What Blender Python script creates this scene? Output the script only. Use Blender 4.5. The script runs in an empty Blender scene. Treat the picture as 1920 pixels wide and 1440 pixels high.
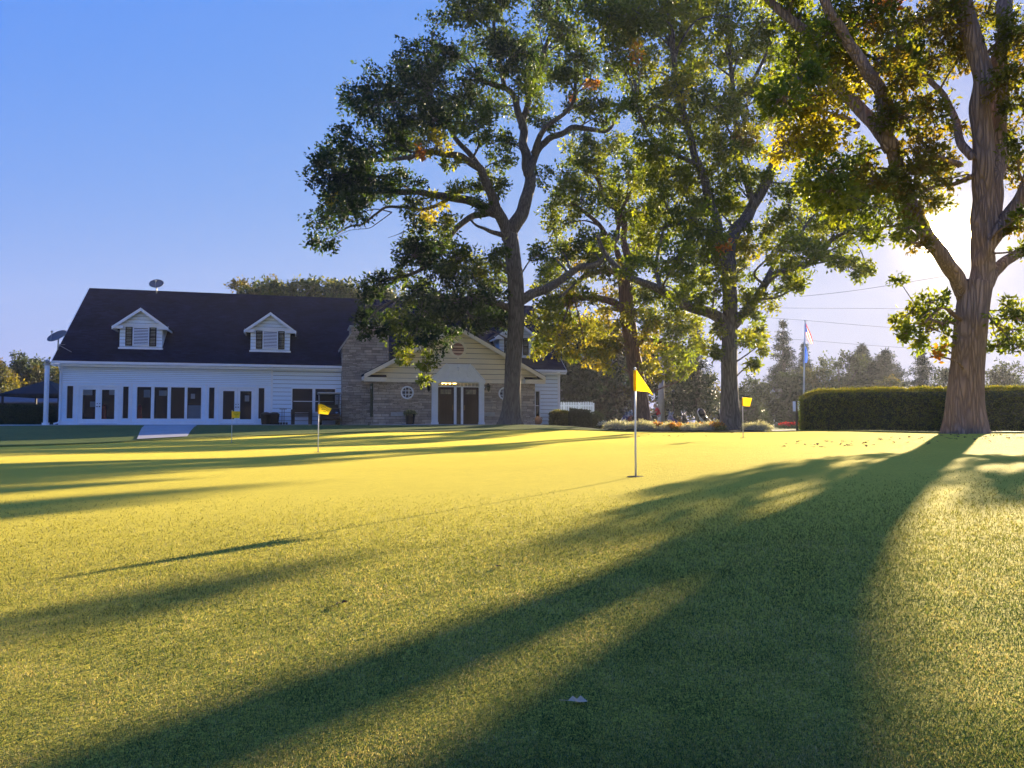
import bpy, bmesh, math, random
import numpy as np
from mathutils import Vector, Matrix, noise
random.seed(7)
rng = np.random.default_rng(11)
R = math.radians
SC = bpy.context.scene
COL = SC.collection

# ------------------------------------------------------------------ camera geometry (used to lay things out)
F = 1500.0
PITCH = math.atan(75 / F)
CP, SP = math.cos(PITCH), math.sin(PITCH)
CAMZ = 0.43
SUN_PX = (1788, 446)

HOR_PX = 795.0
SKY_AIR = 1.0; SKY_DUST = 0.15; SKY_OZONE = 4.0; SKY_SAT = 1.2; SKY_HUE = 0.515; SKY_STR = 0.10
SUN_STR = 4.2; SUN_COL = (1.0, 0.82, 0.54)
LAMP_TURN = 3.2
EXPOSURE = 2.15
HAZE_COL = (0.9, 0.92, 1.0, 1); HAZE_D = 0.00036; HAZE_G = 0.35
N_BLADES = 1250000
SKY_CURVE = ((1.42, 2.6), (1.84, 3.3))
def at(x, y, Y):
    q = (x - 960) / F; v = (720 - y) / F
    t = Y / (CP - v * SP)
    return Vector((q * t, Y, CAMZ + (SP + v * CP) * t))

_q = (SUN_PX[0] - 960) / F; _v = (720 - SUN_PX[1]) / F
SUN_DIR = Vector((_q, CP - _v * SP, SP + _v * CP)).normalized()
SUN_EL = math.asin(SUN_DIR.z)
SUN_AZ = math.atan2(SUN_DIR.x, SUN_DIR.y)

def ss(a, b, x):
    t = np.clip((x - a) / (b - a), 0, 1)
    return t * t * (3 - 2 * t)

def gz(X, Y):
    t = 0.11 * np.tanh(0.4 * (X - 1)) * (1 - ss(20, 34, Y))
    left = 0.30 * ss(22, 38, Y) + 0.08 * ss(38, 43, Y)
    right = 0.08 * ss(16, 24, Y)
    m = ss(2, 6, X)
    und = 0.012 * np.sin(X * 0.9 + 1.3) * np.sin(Y * 0.7) * (1 - ss(30, 60, Y))
    hump = 0.13 * ss(4.5, 8.5, X) * ss(8, 14.5, Y) * (1 - ss(17, 26, Y))
    return t + left * (1 - m) + right * m + und + hump

def G(x, y):
    return float(gz(np.float64(x), np.float64(y)))

def onground(px, Y, dz=0.0):
    """point on the ground at picture column px and depth Y"""
    X = (px - 960) / F * Y
    return Vector((X, Y, G(X, Y) + dz))

# ------------------------------------------------------------------ object helpers
def put(o, parent=None):
    COL.objects.link(o)
    if parent is not None:
        o.parent = parent
    return o

def tag(o, label=None, cat=None, group=None, kind=None):
    if label: o['label'] = label
    if cat: o['category'] = cat
    if group: o['group'] = group
    if kind: o['kind'] = kind
    return o

def thing(name, label, cat, loc=(0, 0, 0), rz=0.0, group=None):
    o = bpy.data.objects.new(name, None)
    o.empty_display_size = 0.2
    o.location = loc; o.rotation_euler = (0, 0, rz)
    put(o)
    return tag(o, label, cat, group)

def dup(o, loc=None, rz=None, label=None, scale=None, parent=None):
    c = o.copy(); COL.objects.link(c)
    if parent is not None: c.parent = parent
    if loc is not None: c.location = loc
    if rz is not None: c.rotation_euler = (0, 0, rz)
    if scale is not None: c.scale = scale if hasattr(scale, '__len__') else (scale,) * 3
    if label: c['label'] = label
    for ch in list(o.children):
        dup(ch, parent=c)
    return c

class MB:
    def __init__(s):
        s.v = []; s.f = []; s.m = []; s.sm = []
    def add(s, vs, fs, m=0, smooth=False):
        n = len(s.v)
        s.v.extend([tuple(p) for p in vs])
        for f in fs:
            s.f.append([i + n for i in f]); s.m.append(m); s.sm.append(smooth)
        return s
    def box(s, x0, x1, y0, y1, z0, z1, m=0, M=None):
        vs = [(x0,y0,z0),(x1,y0,z0),(x1,y1,z0),(x0,y1,z0),(x0,y0,z1),(x1,y0,z1),(x1,y1,z1),(x0,y1,z1)]
        if M is not None: vs = [M @ Vector(p) for p in vs]
        return s.add(vs, [(0,3,2,1),(4,5,6,7),(0,1,5,4),(1,2,6,5),(2,3,7,6),(3,0,4,7)], m)
    def rbox(s, x0, x1, y0, y1, z0, z1, r=0.02, m=0, M=None, seg=2):
        bm = bmesh.new()
        bmesh.ops.create_cube(bm, size=1)
        for v in bm.verts:
            v.co = Vector(((x0+x1)/2 + v.co.x*(x1-x0), (y0+y1)/2 + v.co.y*(y1-y0), (z0+z1)/2 + v.co.z*(z1-z0)))
        bmesh.ops.bevel(bm, geom=list(bm.edges), offset=r, segments=seg, affect='EDGES', profile=0.5)
        if M is not None: bm.transform(M)
        return s.bm(bm, m, True)
    def bm(s, bm, m=0, smooth=False):
        bm.verts.ensure_lookup_table(); bm.verts.index_update()
        s.add([v.co.copy() for v in bm.verts], [[v.index for v in f.verts] for f in bm.faces], m, smooth)
        bm.free()
        return s
    def prism(s, poly, vec, m=0):
        """poly: list of 3D points, extruded by vec"""
        n = len(poly); vec = Vector(vec)
        a = [Vector(p) for p in poly]; b = [p + vec for p in a]
        nrm = Vector((0, 0, 0))
        for i in range(n):
            p, q = a[i], a[(i+1) % n]
            nrm += p.cross(q)
        flip = nrm.dot(vec) < 0
        fs = [list(range(n))[::-1], list(range(n, 2*n))] + [(i, (i+1) % n, n+(i+1) % n, n+i) for i in range(n)]
        if flip: fs = [list(f)[::-1] for f in fs]
        return s.add(a + b, fs, m)
    def tube(s, pts, rad, n=8, m=0, cap=True, lobes=None, smooth=True):
        pts = [Vector(p) for p in pts]
        if not hasattr(rad, '__len__'): rad = [rad] * len(pts)
        t0 = (pts[1] - pts[0]).normalized()
        ref = Vector((0, 0, 1)) if abs(t0.z) < 0.9 else Vector((1, 0, 0))
        u = t0.cross(ref).normalized()
        vs = []
        for i, p in enumerate(pts):
            t = (pts[min(i+1, len(pts)-1)] - pts[max(i-1, 0)])
            t = t.normalized() if t.length > 1e-9 else t0
            u = (u - t * u.dot(t))
            u = u.normalized() if u.length > 1e-6 else t.orthogonal().normalized()
            w = t.cross(u)
            for k in range(n):
                a = 2 * math.pi * k / n
                r = rad[i]
                if lobes: r *= lobes(i, a)
                vs.append(p + u * (math.cos(a) * r) + w * (math.sin(a) * r))
        fs = []
        for i in range(len(pts) - 1):
            for k in range(n):
                fs.append((i*n+k, i*n+(k+1) % n, (i+1)*n+(k+1) % n, (i+1)*n+k))
        if cap:
            fs.append(list(range(n))[::-1]); fs.append([(len(pts)-1)*n+k for k in range(n)])
        return s.add(vs, fs, m, smooth)
    def cyl(s, c, r, h, n=16, m=0, r2=None, axis=(0,0,1), smooth=True):
        c = Vector(c); a = Vector(axis).normalized()
        return s.tube([c, c + a*h], [r, r if r2 is None else r2], n, m, True, None, smooth)
    def lathe(s, prof, n=20, m=0, M=None, smooth=True):
        vs = []
        for r, z in prof:
            for k in range(n):
                a = 2*math.pi*k/n
                p = Vector((r*math.cos(a), r*math.sin(a), z))
                vs.append(M @ p if M is not None else p)
        fs = []
        for i in range(len(prof)-1):
            for k in range(n):
                fs.append((i*n+k, i*n+(k+1) % n, (i+1)*n+(k+1) % n, (i+1)*n+k))
        fs.append(list(range(n))[::-1]); fs.append([(len(prof)-1)*n+k for k in range(n)])
        return s.add(vs, fs, m, smooth)
    def ball(s, c, r, m=0, sc=(1,1,1), sub=2, jit=0.0):
        bm = bmesh.new()
        bmesh.ops.create_icosphere(bm, subdivisions=sub, radius=1)
        for v in bm.verts:
            k = 1 + (noise.noise(v.co * 2.1 + Vector(c)) * jit if jit else 0)
            v.co = Vector((c[0] + v.co.x*r*sc[0]*k, c[1] + v.co.y*r*sc[1]*k, c[2] + v.co.z*r*sc[2]*k))
        return s.bm(bm, m, True)
    def build(s, name, mats, parent=None, loc=None):
        me = bpy.data.meshes.new(name)
        me.from_pydata(s.v, [], s.f)
        if not isinstance(mats, (list, tuple)): mats = [mats]
        for m in mats: me.materials.append(m)
        me.polygons.foreach_set('material_index', s.m)
        me.polygons.foreach_set('use_smooth', s.sm)
        me.update()
        o = bpy.data.objects.new(name, me)
        if loc is not None: o.location = loc
        return put(o, parent)

def quads_obj(name, V, n_per, cols, mat, parent=None):
    """V (N*n_per,3) polygons of n_per corners each; cols (N*n_per,3)"""
    V = np.ascontiguousarray(V, dtype=np.float32)
    nv = len(V); nf = nv // n_per
    me = bpy.data.meshes.new(name)
    me.vertices.add(nv); me.vertices.foreach_set('co', V.ravel())
    me.loops.add(nv); me.loops.foreach_set('vertex_index', np.arange(nv, dtype=np.int32))
    me.polygons.add(nf)
    me.polygons.foreach_set('loop_start', np.arange(0, nv, n_per, dtype=np.int32))
    if cols is not None:
        a = me.color_attributes.new('tint', 'FLOAT_COLOR', 'POINT')
        c4 = np.ones((nv, 4), dtype=np.float32); c4[:, :3] = cols
        a.data.foreach_set('color', c4.ravel())
    me.materials.append(mat)
    me.update(calc_edges=True)
    me.validate()
    o = bpy.data.objects.new(name, me)
    return put(o, parent)

# ------------------------------------------------------------------ materials
class NT:
    def __init__(s, name):
        s.mat = bpy.data.materials.new(name); s.mat.use_nodes = True
        s.t = s.mat.node_tree; s.t.nodes.clear()
        s.out = s.n('ShaderNodeOutputMaterial')
    def n(s, typ, **kw):
        nd = s.t.nodes.new(typ)
        for k, v in kw.items(): setattr(nd, k, v)
        return nd
    def l(s, a, b): s.t.links.new(a, b)
    def val(s, sock, v):
        if hasattr(v, 'links') or isinstance(v, bpy.types.NodeSocket): s.l(v, sock)
        else: sock.default_value = v
    def math(s, op, a, b=0.0, c=None):
        nd = s.n('ShaderNodeMath', operation=op)
        s.val(nd.inputs[0], a); s.val(nd.inputs[1], b)
        if c is not None: s.val(nd.inputs[2], c)
        return nd.outputs[0]
    def mix(s, fac, a, b, blend='MIX'):
        nd = s.n('ShaderNodeMix', data_type='RGBA', blend_type=blend)
        s.val(nd.inputs['Factor'], fac); s.val(nd.inputs[6], a); s.val(nd.inputs[7], b)
        return nd.outputs[2]
    def noise(s, vec, scale, detail=4, rough=0.6, dist=0.0):
        nd = s.n('ShaderNodeTexNoise')
        if vec is not None: s.l(vec, nd.inputs['Vector'])
        nd.inputs['Scale'].default_value = scale; nd.inputs['Detail'].default_value = detail
        nd.inputs['Roughness'].default_value = rough; nd.inputs['Distortion'].default_value = dist
        return nd.outputs[0]
    def ramp(s, fac, stops):
        nd = s.n('ShaderNodeValToRGB')
        els = nd.color_ramp.elements
        while len(els) < len(stops): els.new(0.5)
        for e, (p, c) in zip(els, stops):
            e.position = p; e.color = c if len(c) == 4 else (*c, 1)
        s.l(fac, nd.inputs[0])
        return nd.outputs[0]
    def coord(s, which='Object', scale=(1,1,1), rot=(0,0,0)):
        tc = s.n('ShaderNodeTexCoord'); mp = s.n('ShaderNodeMapping')
        mp.inputs['Scale'].default_value = scale; mp.inputs['Rotation'].default_value = rot
        s.l(tc.outputs[which], mp.inputs[0])
        return mp.outputs[0]
    def bump(s, h, strength=0.5, dist=0.02):
        nd = s.n('ShaderNodeBump'); s.l(h, nd.inputs['Height'])
        nd.inputs['Strength'].default_value = strength; nd.inputs['Distance'].default_value = dist
        return nd.outputs[0]
    def bsdf(s, col, rough=0.6, normal=None, metal=0.0, spec=0.5, **kw):
        b = s.n('ShaderNodeBsdfPrincipled')
        s.val(b.inputs['Base Color'], col if not isinstance(col, tuple) else (*col[:3], 1))
        s.val(b.inputs['Roughness'], rough)
        b.inputs['Metallic'].default_value = metal
        b.inputs['Specular IOR Level'].default_value = spec
        if normal is not None: s.l(normal, b.inputs['Normal'])
        for k, v in kw.items(): s.val(b.inputs[k.replace('_', ' ')], v)
        return b.outputs[0]
    def done(s, sh):
        s.l(sh, s.out.inputs[0]); return s.mat

def c4(c): return (c[0], c[1], c[2], 1)

def simple(name, col, rough=0.5, var=0.25, scale=6.0, bump=0.1, metal=0.0, spec=0.22, bscale=None, stretch=(1,1,1)):
    t = NT(name)
    co = t.coord('Object', stretch)
    n = t.noise(co, scale, 5, 0.65)
    d = tuple(max(0, x*(1-var)) for x in col); b = tuple(min(1, x*(1+var)) for x in col)
    colr = t.ramp(n, [(0.3, d), (0.7, b)])
    nr = None
    if bump: nr = t.bump(t.noise(co, bscale or scale*6, 4), bump, 0.01)
    r = t.math('MULTIPLY_ADD', n, 0.25, rough - 0.12)
    return t.done(t.bsdf(colr, r, nr, metal, spec))

def foliage(name, transl=0.45, tr_gain=(2.2, 2.0, 0.7), rough=0.55, spec=0.3):
    t = NT(name)
    a = t.n('ShaderNodeAttribute', attribute_name='tint').outputs['Color']
    b = t.bsdf(a, rough, spec=spec)
    tl = t.n('ShaderNodeBsdfTranslucent')
    t.l(t.mix(1.0, a, c4(tr_gain), 'MULTIPLY'), tl.inputs[0])
    mx = t.n('ShaderNodeMixShader'); mx.inputs[0].default_value = transl
    t.l(b, mx.inputs[1]); t.l(tl.outputs[0], mx.inputs[2])
    return t.done(mx.outputs[0])

def bark(name, c0, c1, vs=7.0):
    t = NT(name)
    co = t.coord('Object', (1, 1, 0.11))
    vo = t.n('ShaderNodeTexVoronoi', feature='DISTANCE_TO_EDGE')
    n0 = t.noise(co, 5.0, 4, 0.6)
    wv = t.n('ShaderNodeVectorMath', operation='ADD')
    t.l(co, wv.inputs[0]); nd = t.n('ShaderNodeTexNoise'); nd.inputs['Scale'].default_value = 4
    t.l(co, nd.inputs['Vector']); sc = t.n('ShaderNodeVectorMath', operation='SCALE'); sc.inputs['Scale'].default_value = 0.25
    t.l(nd.outputs[1], sc.inputs[0]); t.l(sc.outputs[0], wv.inputs[1])
    t.l(wv.outputs[0], vo.inputs['Vector']); vo.inputs['Scale'].default_value = vs
    h = t.math('MINIMUM', t.math('MULTIPLY', vo.outputs[0], 4.0), 1.0)
    big = t.noise(t.coord('Object'), 1.1, 3)
    col = t.mix(h, c4(c0), c4(c1))
    col = t.mix(t.math('MULTIPLY', big, 0.6), col, c4(tuple(x*1.25 for x in c1)))
    hh = t.math('ADD', h, t.math('MULTIPLY', n0, 0.5))
    return t.done(t.bsdf(col, 0.85, t.bump(hh, 0.9, 0.03), spec=0.2))

def siding(name, col, var=0.06):
    return simple(name, col, 0.45, var, 1.5, 0.05, spec=0.4, stretch=(0.6, 1, 6))

M = {}
M['white'] = siding('white_painted_siding', (0.70, 0.82, 0.97))
M['seam_shadow'] = simple('painted_seam_shadow', (0.16, 0.16, 0.17), 0.8, 0.3, 4, 0.1)  # dark strip under each lapped board: the seam's shadow line painted in
M['cream'] = siding('cream_painted_siding', (0.74, 0.68, 0.55))
M['trim'] = simple('white_trim_paint', (0.76, 0.81, 0.88), 0.4, 0.05, 3, 0.03)
M['creamtrim'] = simple('cream_trim_paint', (0.78, 0.73, 0.63), 0.4, 0.05, 3, 0.03)
M['black'] = simple('black_paint', (0.012, 0.012, 0.014), 0.45, 0.3, 8, 0.05)
M['greenpaint'] = simple('dark_green_paint', (0.012, 0.035, 0.016), 0.5, 0.2, 5, 0.05)
M['metal'] = simple('grey_galvanised_metal', (0.32, 0.33, 0.34), 0.4, 0.12, 5, 0.05, metal=0.7)
M['dish'] = simple('grey_dish_enamel', (0.12, 0.125, 0.14), 0.5, 0.1, 5, 0.03)
M['pole'] = simple('white_flag_pole_paint', (0.72, 0.72, 0.7), 0.35, 0.05, 9, 0.02)
M['concrete'] = simple('pale_concrete', (0.42, 0.41, 0.40), 0.85, 0.18, 2.5, 0.3, spec=0.2)
M['path'] = simple('path_concrete', (0.36, 0.35, 0.35), 0.85, 0.15, 1.5, 0.3, spec=0.2)
M['asphalt'] = simple('asphalt', (0.06, 0.06, 0.062), 0.9, 0.3, 8, 0.4, spec=0.2)
M['kerb'] = simple('kerb_concrete', (0.38, 0.37, 0.35), 0.85, 0.15, 4, 0.3)
M['soil'] = simple('dark_soil', (0.035, 0.025, 0.016), 0.95, 0.5, 9, 0.8, spec=0.1)
M['wood'] = simple('dark_wood', (0.035, 0.025, 0.02), 0.6, 0.35, 5, 0.2, stretch=(0.4, 6, 6))
M['door'] = simple('dark_red_brown_door', (0.022, 0.006, 0.006), 0.35, 0.25, 3, 0.1, stretch=(4, 4, 0.6))
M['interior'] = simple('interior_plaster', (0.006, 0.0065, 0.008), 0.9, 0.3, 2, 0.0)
M['orange'] = simple('orange_cloth', (0.65, 0.07, 0.02), 0.8, 0.2, 9, 0.3)
M['paper'] = simple('white_paper', (0.7, 0.72, 0.74), 0.8, 0.05, 4, 0.0)
M['frost'] = simple('blue_grey_blind', (0.4, 0.5, 0.58), 0.7, 0.1, 3, 0.05)
M['skin'] = simple('skin', (0.5, 0.27, 0.19), 0.5, 0.08, 14, 0.05)
M['hair'] = simple('grey_brown_hair', (0.3, 0.2, 0.12), 0.6, 0.3, 30, 0.4)
M['redshirt'] = simple('red_shirt_cloth', (0.55, 0.014, 0.02), 0.8, 0.15, 9, 0.3)
M['trousers'] = simple('pale_trouser_cloth', (0.62, 0.56, 0.5), 0.8, 0.08, 9, 0.3)
M['shoe'] = simple('white_shoe', (0.6, 0.58, 0.55), 0.5, 0.1, 12, 0.1)
M['clay'] = simple('tan_stoneware', (0.42, 0.24, 0.13), 0.5, 0.25, 8, 0.1)
M['rubber'] = simple('black_rubber', (0.015, 0.015, 0.015), 0.8, 0.2, 12, 0.2)
M['chrome'] = simple('polished_steel', (0.6, 0.6, 0.62), 0.2, 0.08, 12, 0.02, metal=1.0)
M['navy'] = simple('navy_bag_cloth', (0.02, 0.03, 0.14), 0.6, 0.2, 9, 0.2)
M['whitebag'] = simple('white_bag_cloth', (0.6, 0.6, 0.63), 0.6, 0.1, 9, 0.2)
M['maroon'] = simple('maroon_bag_cloth', (0.16, 0.02, 0.03), 0.6, 0.2, 9, 0.2)
M['purple'] = simple('purple_grey_bag_cloth', (0.12, 0.09, 0.15), 0.6, 0.2, 9, 0.2)
M['blackbag'] = simple('black_bag_cloth', (0.014, 0.014, 0.018), 0.55, 0.2, 9, 0.2)
M['teak'] = simple('grey_concrete_pole', (0.40, 0.35, 0.35), 0.85, 0.12, 3, 0.2)
M['cartbody'] = simple('dark_cart_plastic', (0.012, 0.012, 0.02), 0.35, 0.2, 5, 0.02)
M['carttop'] = simple('cream_cart_roof', (0.5, 0.48, 0.44), 0.45, 0.06, 5, 0.02)
M['seatvinyl'] = simple('grey_vinyl', (0.12, 0.115, 0.11), 0.5, 0.1, 8, 0.1)
M['greyroof'] = simple('grey_shed_roof', (0.13, 0.125, 0.15), 0.8, 0.2, 4, 0.2)
M['darkwall'] = simple('dark_stained_boards', (0.02, 0.018, 0.018), 0.8, 0.3, 4, 0.2, stretch=(6, 6, 0.5))
M['canvas'] = simple('dark_canopy_cloth', (0.018, 0.018, 0.022), 0.7, 0.2, 6, 0.1)
M['deadleaf'] = simple('dry_brown_leaf', (0.13, 0.06, 0.025), 0.7, 0.4, 20, 0.3)
M['paleleaf'] = simple('pale_tan_dry_leaf', (0.62, 0.42, 0.26), 0.7, 0.2, 20, 0.3)
M['cup'] = simple('cup_liner', (0.5, 0.5, 0.5), 0.5, 0.1, 10, 0.0)
M['hole'] = simple('turned_soil_ring', (0.05, 0.04, 0.02), 0.9, 0.4, 30, 0.2)
M['shutter'] = simple('black_shutter', (0.015, 0.016, 0.02), 0.5, 0.2, 6, 0.05)
M['leaf'] = foliage('oak_leaves', 0.54, (3.0, 2.8, 0.7))
M['farleaf'] = foliage('far_leaves', 0.35, (2.0, 1.8, 0.7))
M['needle'] = foliage('conifer_needles', 0.2, (1.6, 1.6, 0.8))
M['hedgeleaf'] = foliage('hedge_leaves', 0.4, (2.2, 2.2, 0.6))
M['blade'] = foliage('green_blades', 0.5, (1.7, 1.6, 0.8), 0.6, 0.25)
M['barkA'] = bark('grey_oak_bark', (0.028, 0.024, 0.022), (0.15, 0.135, 0.125), 13.0)
M['barkB'] = bark('reddish_oak_bark', (0.035, 0.022, 0.02), (0.20, 0.115, 0.10), 13.0)
M['barkD'] = bark('brown_oak_bark', (0.10, 0.07, 0.055), (0.30, 0.22, 0.175), 15.0)
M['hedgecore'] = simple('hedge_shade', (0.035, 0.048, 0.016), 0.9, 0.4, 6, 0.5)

def glass():
    t = NT('window_glass')
    tr = t.n('ShaderNodeBsdfTransparent'); tr.inputs[0].default_value = (0.5, 0.55, 0.58, 1)
    gl = t.n('ShaderNodeBsdfGlossy'); gl.inputs['Roughness'].default_value = 0.03
    wv = t.noise(t.coord('Object'), 1.3, 2)
    t.l(t.bump(wv, 0.15, 0.05), gl.inputs['Normal'])
    fr = t.n('ShaderNodeFresnel'); fr.inputs[0].default_value = 1.5
    mx = t.n('ShaderNodeMixShader'); t.l(t.math('MULTIPLY', fr.outputs[0], 0.5), mx.inputs[0])
    t.l(tr.outputs[0], mx.inputs[1]); t.l(gl.outputs[0], mx.inputs[2])
    return t.done(mx.outputs[0])
M['glass'] = glass()
M['darkglass'] = simple('dark_glass', (0.012, 0.014, 0.02), 0.12, 0.2, 3, 0.02, spec=0.6)

def stone():
    t = NT('ashlar_limestone')
    tc = t.n('ShaderNodeTexCoord')
    g = t.n('ShaderNodeSeparateXYZ'); t.l(tc.outputs['Object'], g.inputs[0])
    nrm = t.n('ShaderNodeSeparateXYZ'); t.l(tc.outputs['Normal'], nrm.inputs[0])
    # walls facing along x use y as their length axis
    side = t.math('GREATER_THAN', t.math('ABSOLUTE', nrm.outputs[0]), 0.7)
    u = t.math('ADD', t.math('MULTIPLY', g.outputs[0], t.math('SUBTRACT', 1.0, side)), t.math('MULTIPLY', g.outputs[1], side))
    cb = t.n('ShaderNodeCombineXYZ'); t.l(u, cb.inputs[0]); t.l(g.outputs[2], cb.inputs[1])
    outs = []
    for bw, rh, off in ((0.62, 0.155, 0.37), (0.40, 0.0775, 0.43)):
        b = t.n('ShaderNodeTexBrick', offset=off, offset_frequency=2, squash=0.7, squash_frequency=3)
        t.l(cb.outputs[0], b.inputs['Vector'])
        b.inputs['Scale'].default_value = 1.0
        b.inputs['Color1'].default_value = (0.30, 0.26, 0.225, 1); b.inputs['Color2'].default_value = (0.60, 0.53, 0.45, 1)
        b.inputs['Mortar'].default_value = (0.14, 0.12, 0.105, 1)
        b.inputs['Mortar Size'].default_value = 0.010; b.inputs['Mortar Smooth'].default_value = 0.3
        b.inputs['Brick Width'].default_value = bw; b.inputs['Row Height'].default_value = rh
        outs.append(b)
    vo = t.n('ShaderNodeTexVoronoi', feature='F1'); vo.inputs['Scale'].default_value = 1.0
    mp = t.n('ShaderNodeMapping'); mp.inputs['Scale'].default_value = (0.9, 3.2, 1); t.l(cb.outputs[0], mp.inputs[0]); t.l(mp.outputs[0], vo.inputs['Vector'])
    sel = t.math('GREATER_THAN', vo.outputs['Color'], 0.55)
    col = t.mix(sel, outs[0].outputs[0], outs[1].outputs[0])
    n = t.noise(tc.outputs['Object'], 3.5, 6, 0.7)
    col = t.mix(1.0, col, t.ramp(n, [(0.3, (0.7, 0.7, 0.75)), (0.7, (1.1, 1.05, 1.0))]), 'MULTIPLY')
    h = t.math('ADD', t.math('MULTIPLY', t.math('SUBTRACT', 1.0, outs[0].outputs[1]), 1.0), t.math('MULTIPLY', t.noise(tc.outputs['Object'], 14, 5), 0.7))
    return t.done(t.bsdf(col, 0.85, t.bump(h, 0.8, 0.025), spec=0.2))
M['stone'] = stone()

def shingle():
    t = NT('dark_asphalt_shingles')
    tc = t.n('ShaderNodeTexCoord')
    g = t.n('ShaderNodeSeparateXYZ'); t.l(tc.outputs['Object'], g.inputs[0])
    cb = t.n('ShaderNodeCombineXYZ'); t.l(g.outputs[0], cb.inputs[0]); t.l(t.math('ADD', g.outputs[2], t.math('MULTIPLY', g.outputs[1], 0.2)), cb.inputs[1])
    b = t.n('ShaderNodeTexBrick', offset=0.5)
    t.l(cb.outputs[0], b.inputs['Vector']); b.inputs['Scale'].default_value = 1.0
    b.inputs['Color1'].default_value = (0.003, 0.006, 0.018, 1); b.inputs['Color2'].default_value = (0.008, 0.014, 0.036, 1)
    b.inputs['Mortar'].default_value = (0.006, 0.006, 0.008, 1); b.inputs['Mortar Size'].default_value = 0.006
    b.inputs['Brick Width'].default_value = 0.3; b.inputs['Row Height'].default_value = 0.11
    n = t.noise(tc.outputs['Object'], 0.8, 5, 0.7)
    col = t.mix(1.0, b.outputs[0], t.ramp(n, [(0.3, (0.55, 0.55, 0.6)), (0.7, (1.7, 1.7, 1.75))]), 'MULTIPLY')
    h = t.math('ADD', t.math('SUBTRACT', 1.0, b.outputs[1]), t.noise(tc.outputs['Object'], 40, 3))
    return t.done(t.bsdf(col, 0.9, t.bump(h, 0.6, 0.015), spec=0.04))
M['shingle'] = shingle()

def turf(name, stops, fine, bumpd, patch=0.25, transl=0.0, sheen=0.0):
    t = NT(name)
    co = t.coord('Object')
    n1 = t.noise(co, patch, 5, 0.6)
    n2 = t.noise(co, fine, 3, 0.7)
    n3 = t.noise(co, fine * 0.22, 4, 0.65)
    n4 = t.noise(co, 7.0, 4, 0.65)
    f = t.math('ADD', t.math('MULTIPLY', n1, 0.28), t.math('ADD', t.math('ADD', t.math('MULTIPLY', n2, 0.36), t.math('MULTIPLY', n4, 0.20)), t.math('MULTIPLY', n3, 0.26)))
    col = t.ramp(f, stops)
    h = t.math('ADD', t.math('MULTIPLY', n2, 1.0), t.math('MULTIPLY', n3, 0.9))
    nr = t.bump(h, 1.0, bumpd)
    b = t.bsdf(col, 0.8, nr, spec=0.15, Sheen_Weight=sheen, Sheen_Roughness=0.5, Sheen_Tint=(0.90, 0.73, 0.10, 1))
    return t.done(b)
M['green'] = turf('close_mown_green', [(0.36, (0.07, 0.085, 0.014)), (0.52, (0.175, 0.19, 0.028)), (0.68, (0.335, 0.31, 0.048))], 95.0, 0.012, 0.5, sheen=1.0)
M['lawn'] = turf('lawn_grass', [(0.35, (0.03, 0.055, 0.008)), (0.52, (0.075, 0.115, 0.015)), (0.68, (0.15, 0.17, 0.03))], 16.0, 0.05, 0.3)
M['collar'] = turf('fringe_grass', [(0.35, (0.05, 0.07, 0.01)), (0.52, (0.14, 0.16, 0.02)), (0.68, (0.24, 0.24, 0.04))], 40.0, 0.03, 0.4)

def cloth(name, col, tr=0.5, gain=1.4):
    t = NT(name)
    n = t.noise(t.coord('Object'), 60, 3)
    c = t.ramp(n, [(0.3, tuple(x*0.92 for x in col)), (0.7, col)])
    b = t.bsdf(c, 0.7, t.bump(n, 0.2, 0.001), spec=0.2)
    tl = t.n('ShaderNodeBsdfTranslucent'); t.l(t.mix(1.0, c, (gain, gain, gain, 1), 'MULTIPLY'), tl.inputs[0])
    mx = t.n('ShaderNodeMixShader'); mx.inputs[0].default_value = tr
    t.l(b, mx.inputs[1]); t.l(tl.outputs[0], mx.inputs[2])
    return t.done(mx.outputs[0])
M['flag'] = cloth('yellow_flag_nylon', (0.8, 0.56, 0.02), 0.55)
M['ink'] = simple('dark_print', (0.05, 0.04, 0.01), 0.7, 0.2, 20, 0.0)
M['fl_red'] = cloth('red_flag_cloth', (0.5, 0.04, 0.05)); M['fl_white'] = cloth('white_flag_cloth', (0.7, 0.7, 0.7))
M['fl_blue'] = cloth('blue_flag_cloth', (0.03, 0.06, 0.35)); M['fl_royal'] = cloth('royal_blue_flag_cloth', (0.04, 0.12, 0.6))

def emit(name, col, st):
    t = NT(name); e = t.n('ShaderNodeEmission'); e.inputs[0].default_value = c4(col); e.inputs[1].default_value = st
    return t.done(e.outputs[0])
M['bulb'] = emit('lit_bulb', (1.0, 0.55, 0.15), 14.0)
M['brass'] = simple('brass', (0.5, 0.3, 0.08), 0.3, 0.1, 9, 0.02, metal=1.0)

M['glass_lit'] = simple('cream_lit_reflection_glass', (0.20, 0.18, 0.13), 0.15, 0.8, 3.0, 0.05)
# ------------------------------------------------------------------ camera, sky, sun
cd = bpy.data.cameras.new('camera'); cam = bpy.data.objects.new('camera', cd); COL.objects.link(cam)
cam.location = (0, 0, CAMZ); cam.rotation_euler = (math.pi/2 + PITCH, 0, 0)
cd.sensor_width = 36; cd.lens = 36 * F / 1920; cd.clip_start = 0.05; cd.clip_end = 5000
SC.camera = cam

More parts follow.
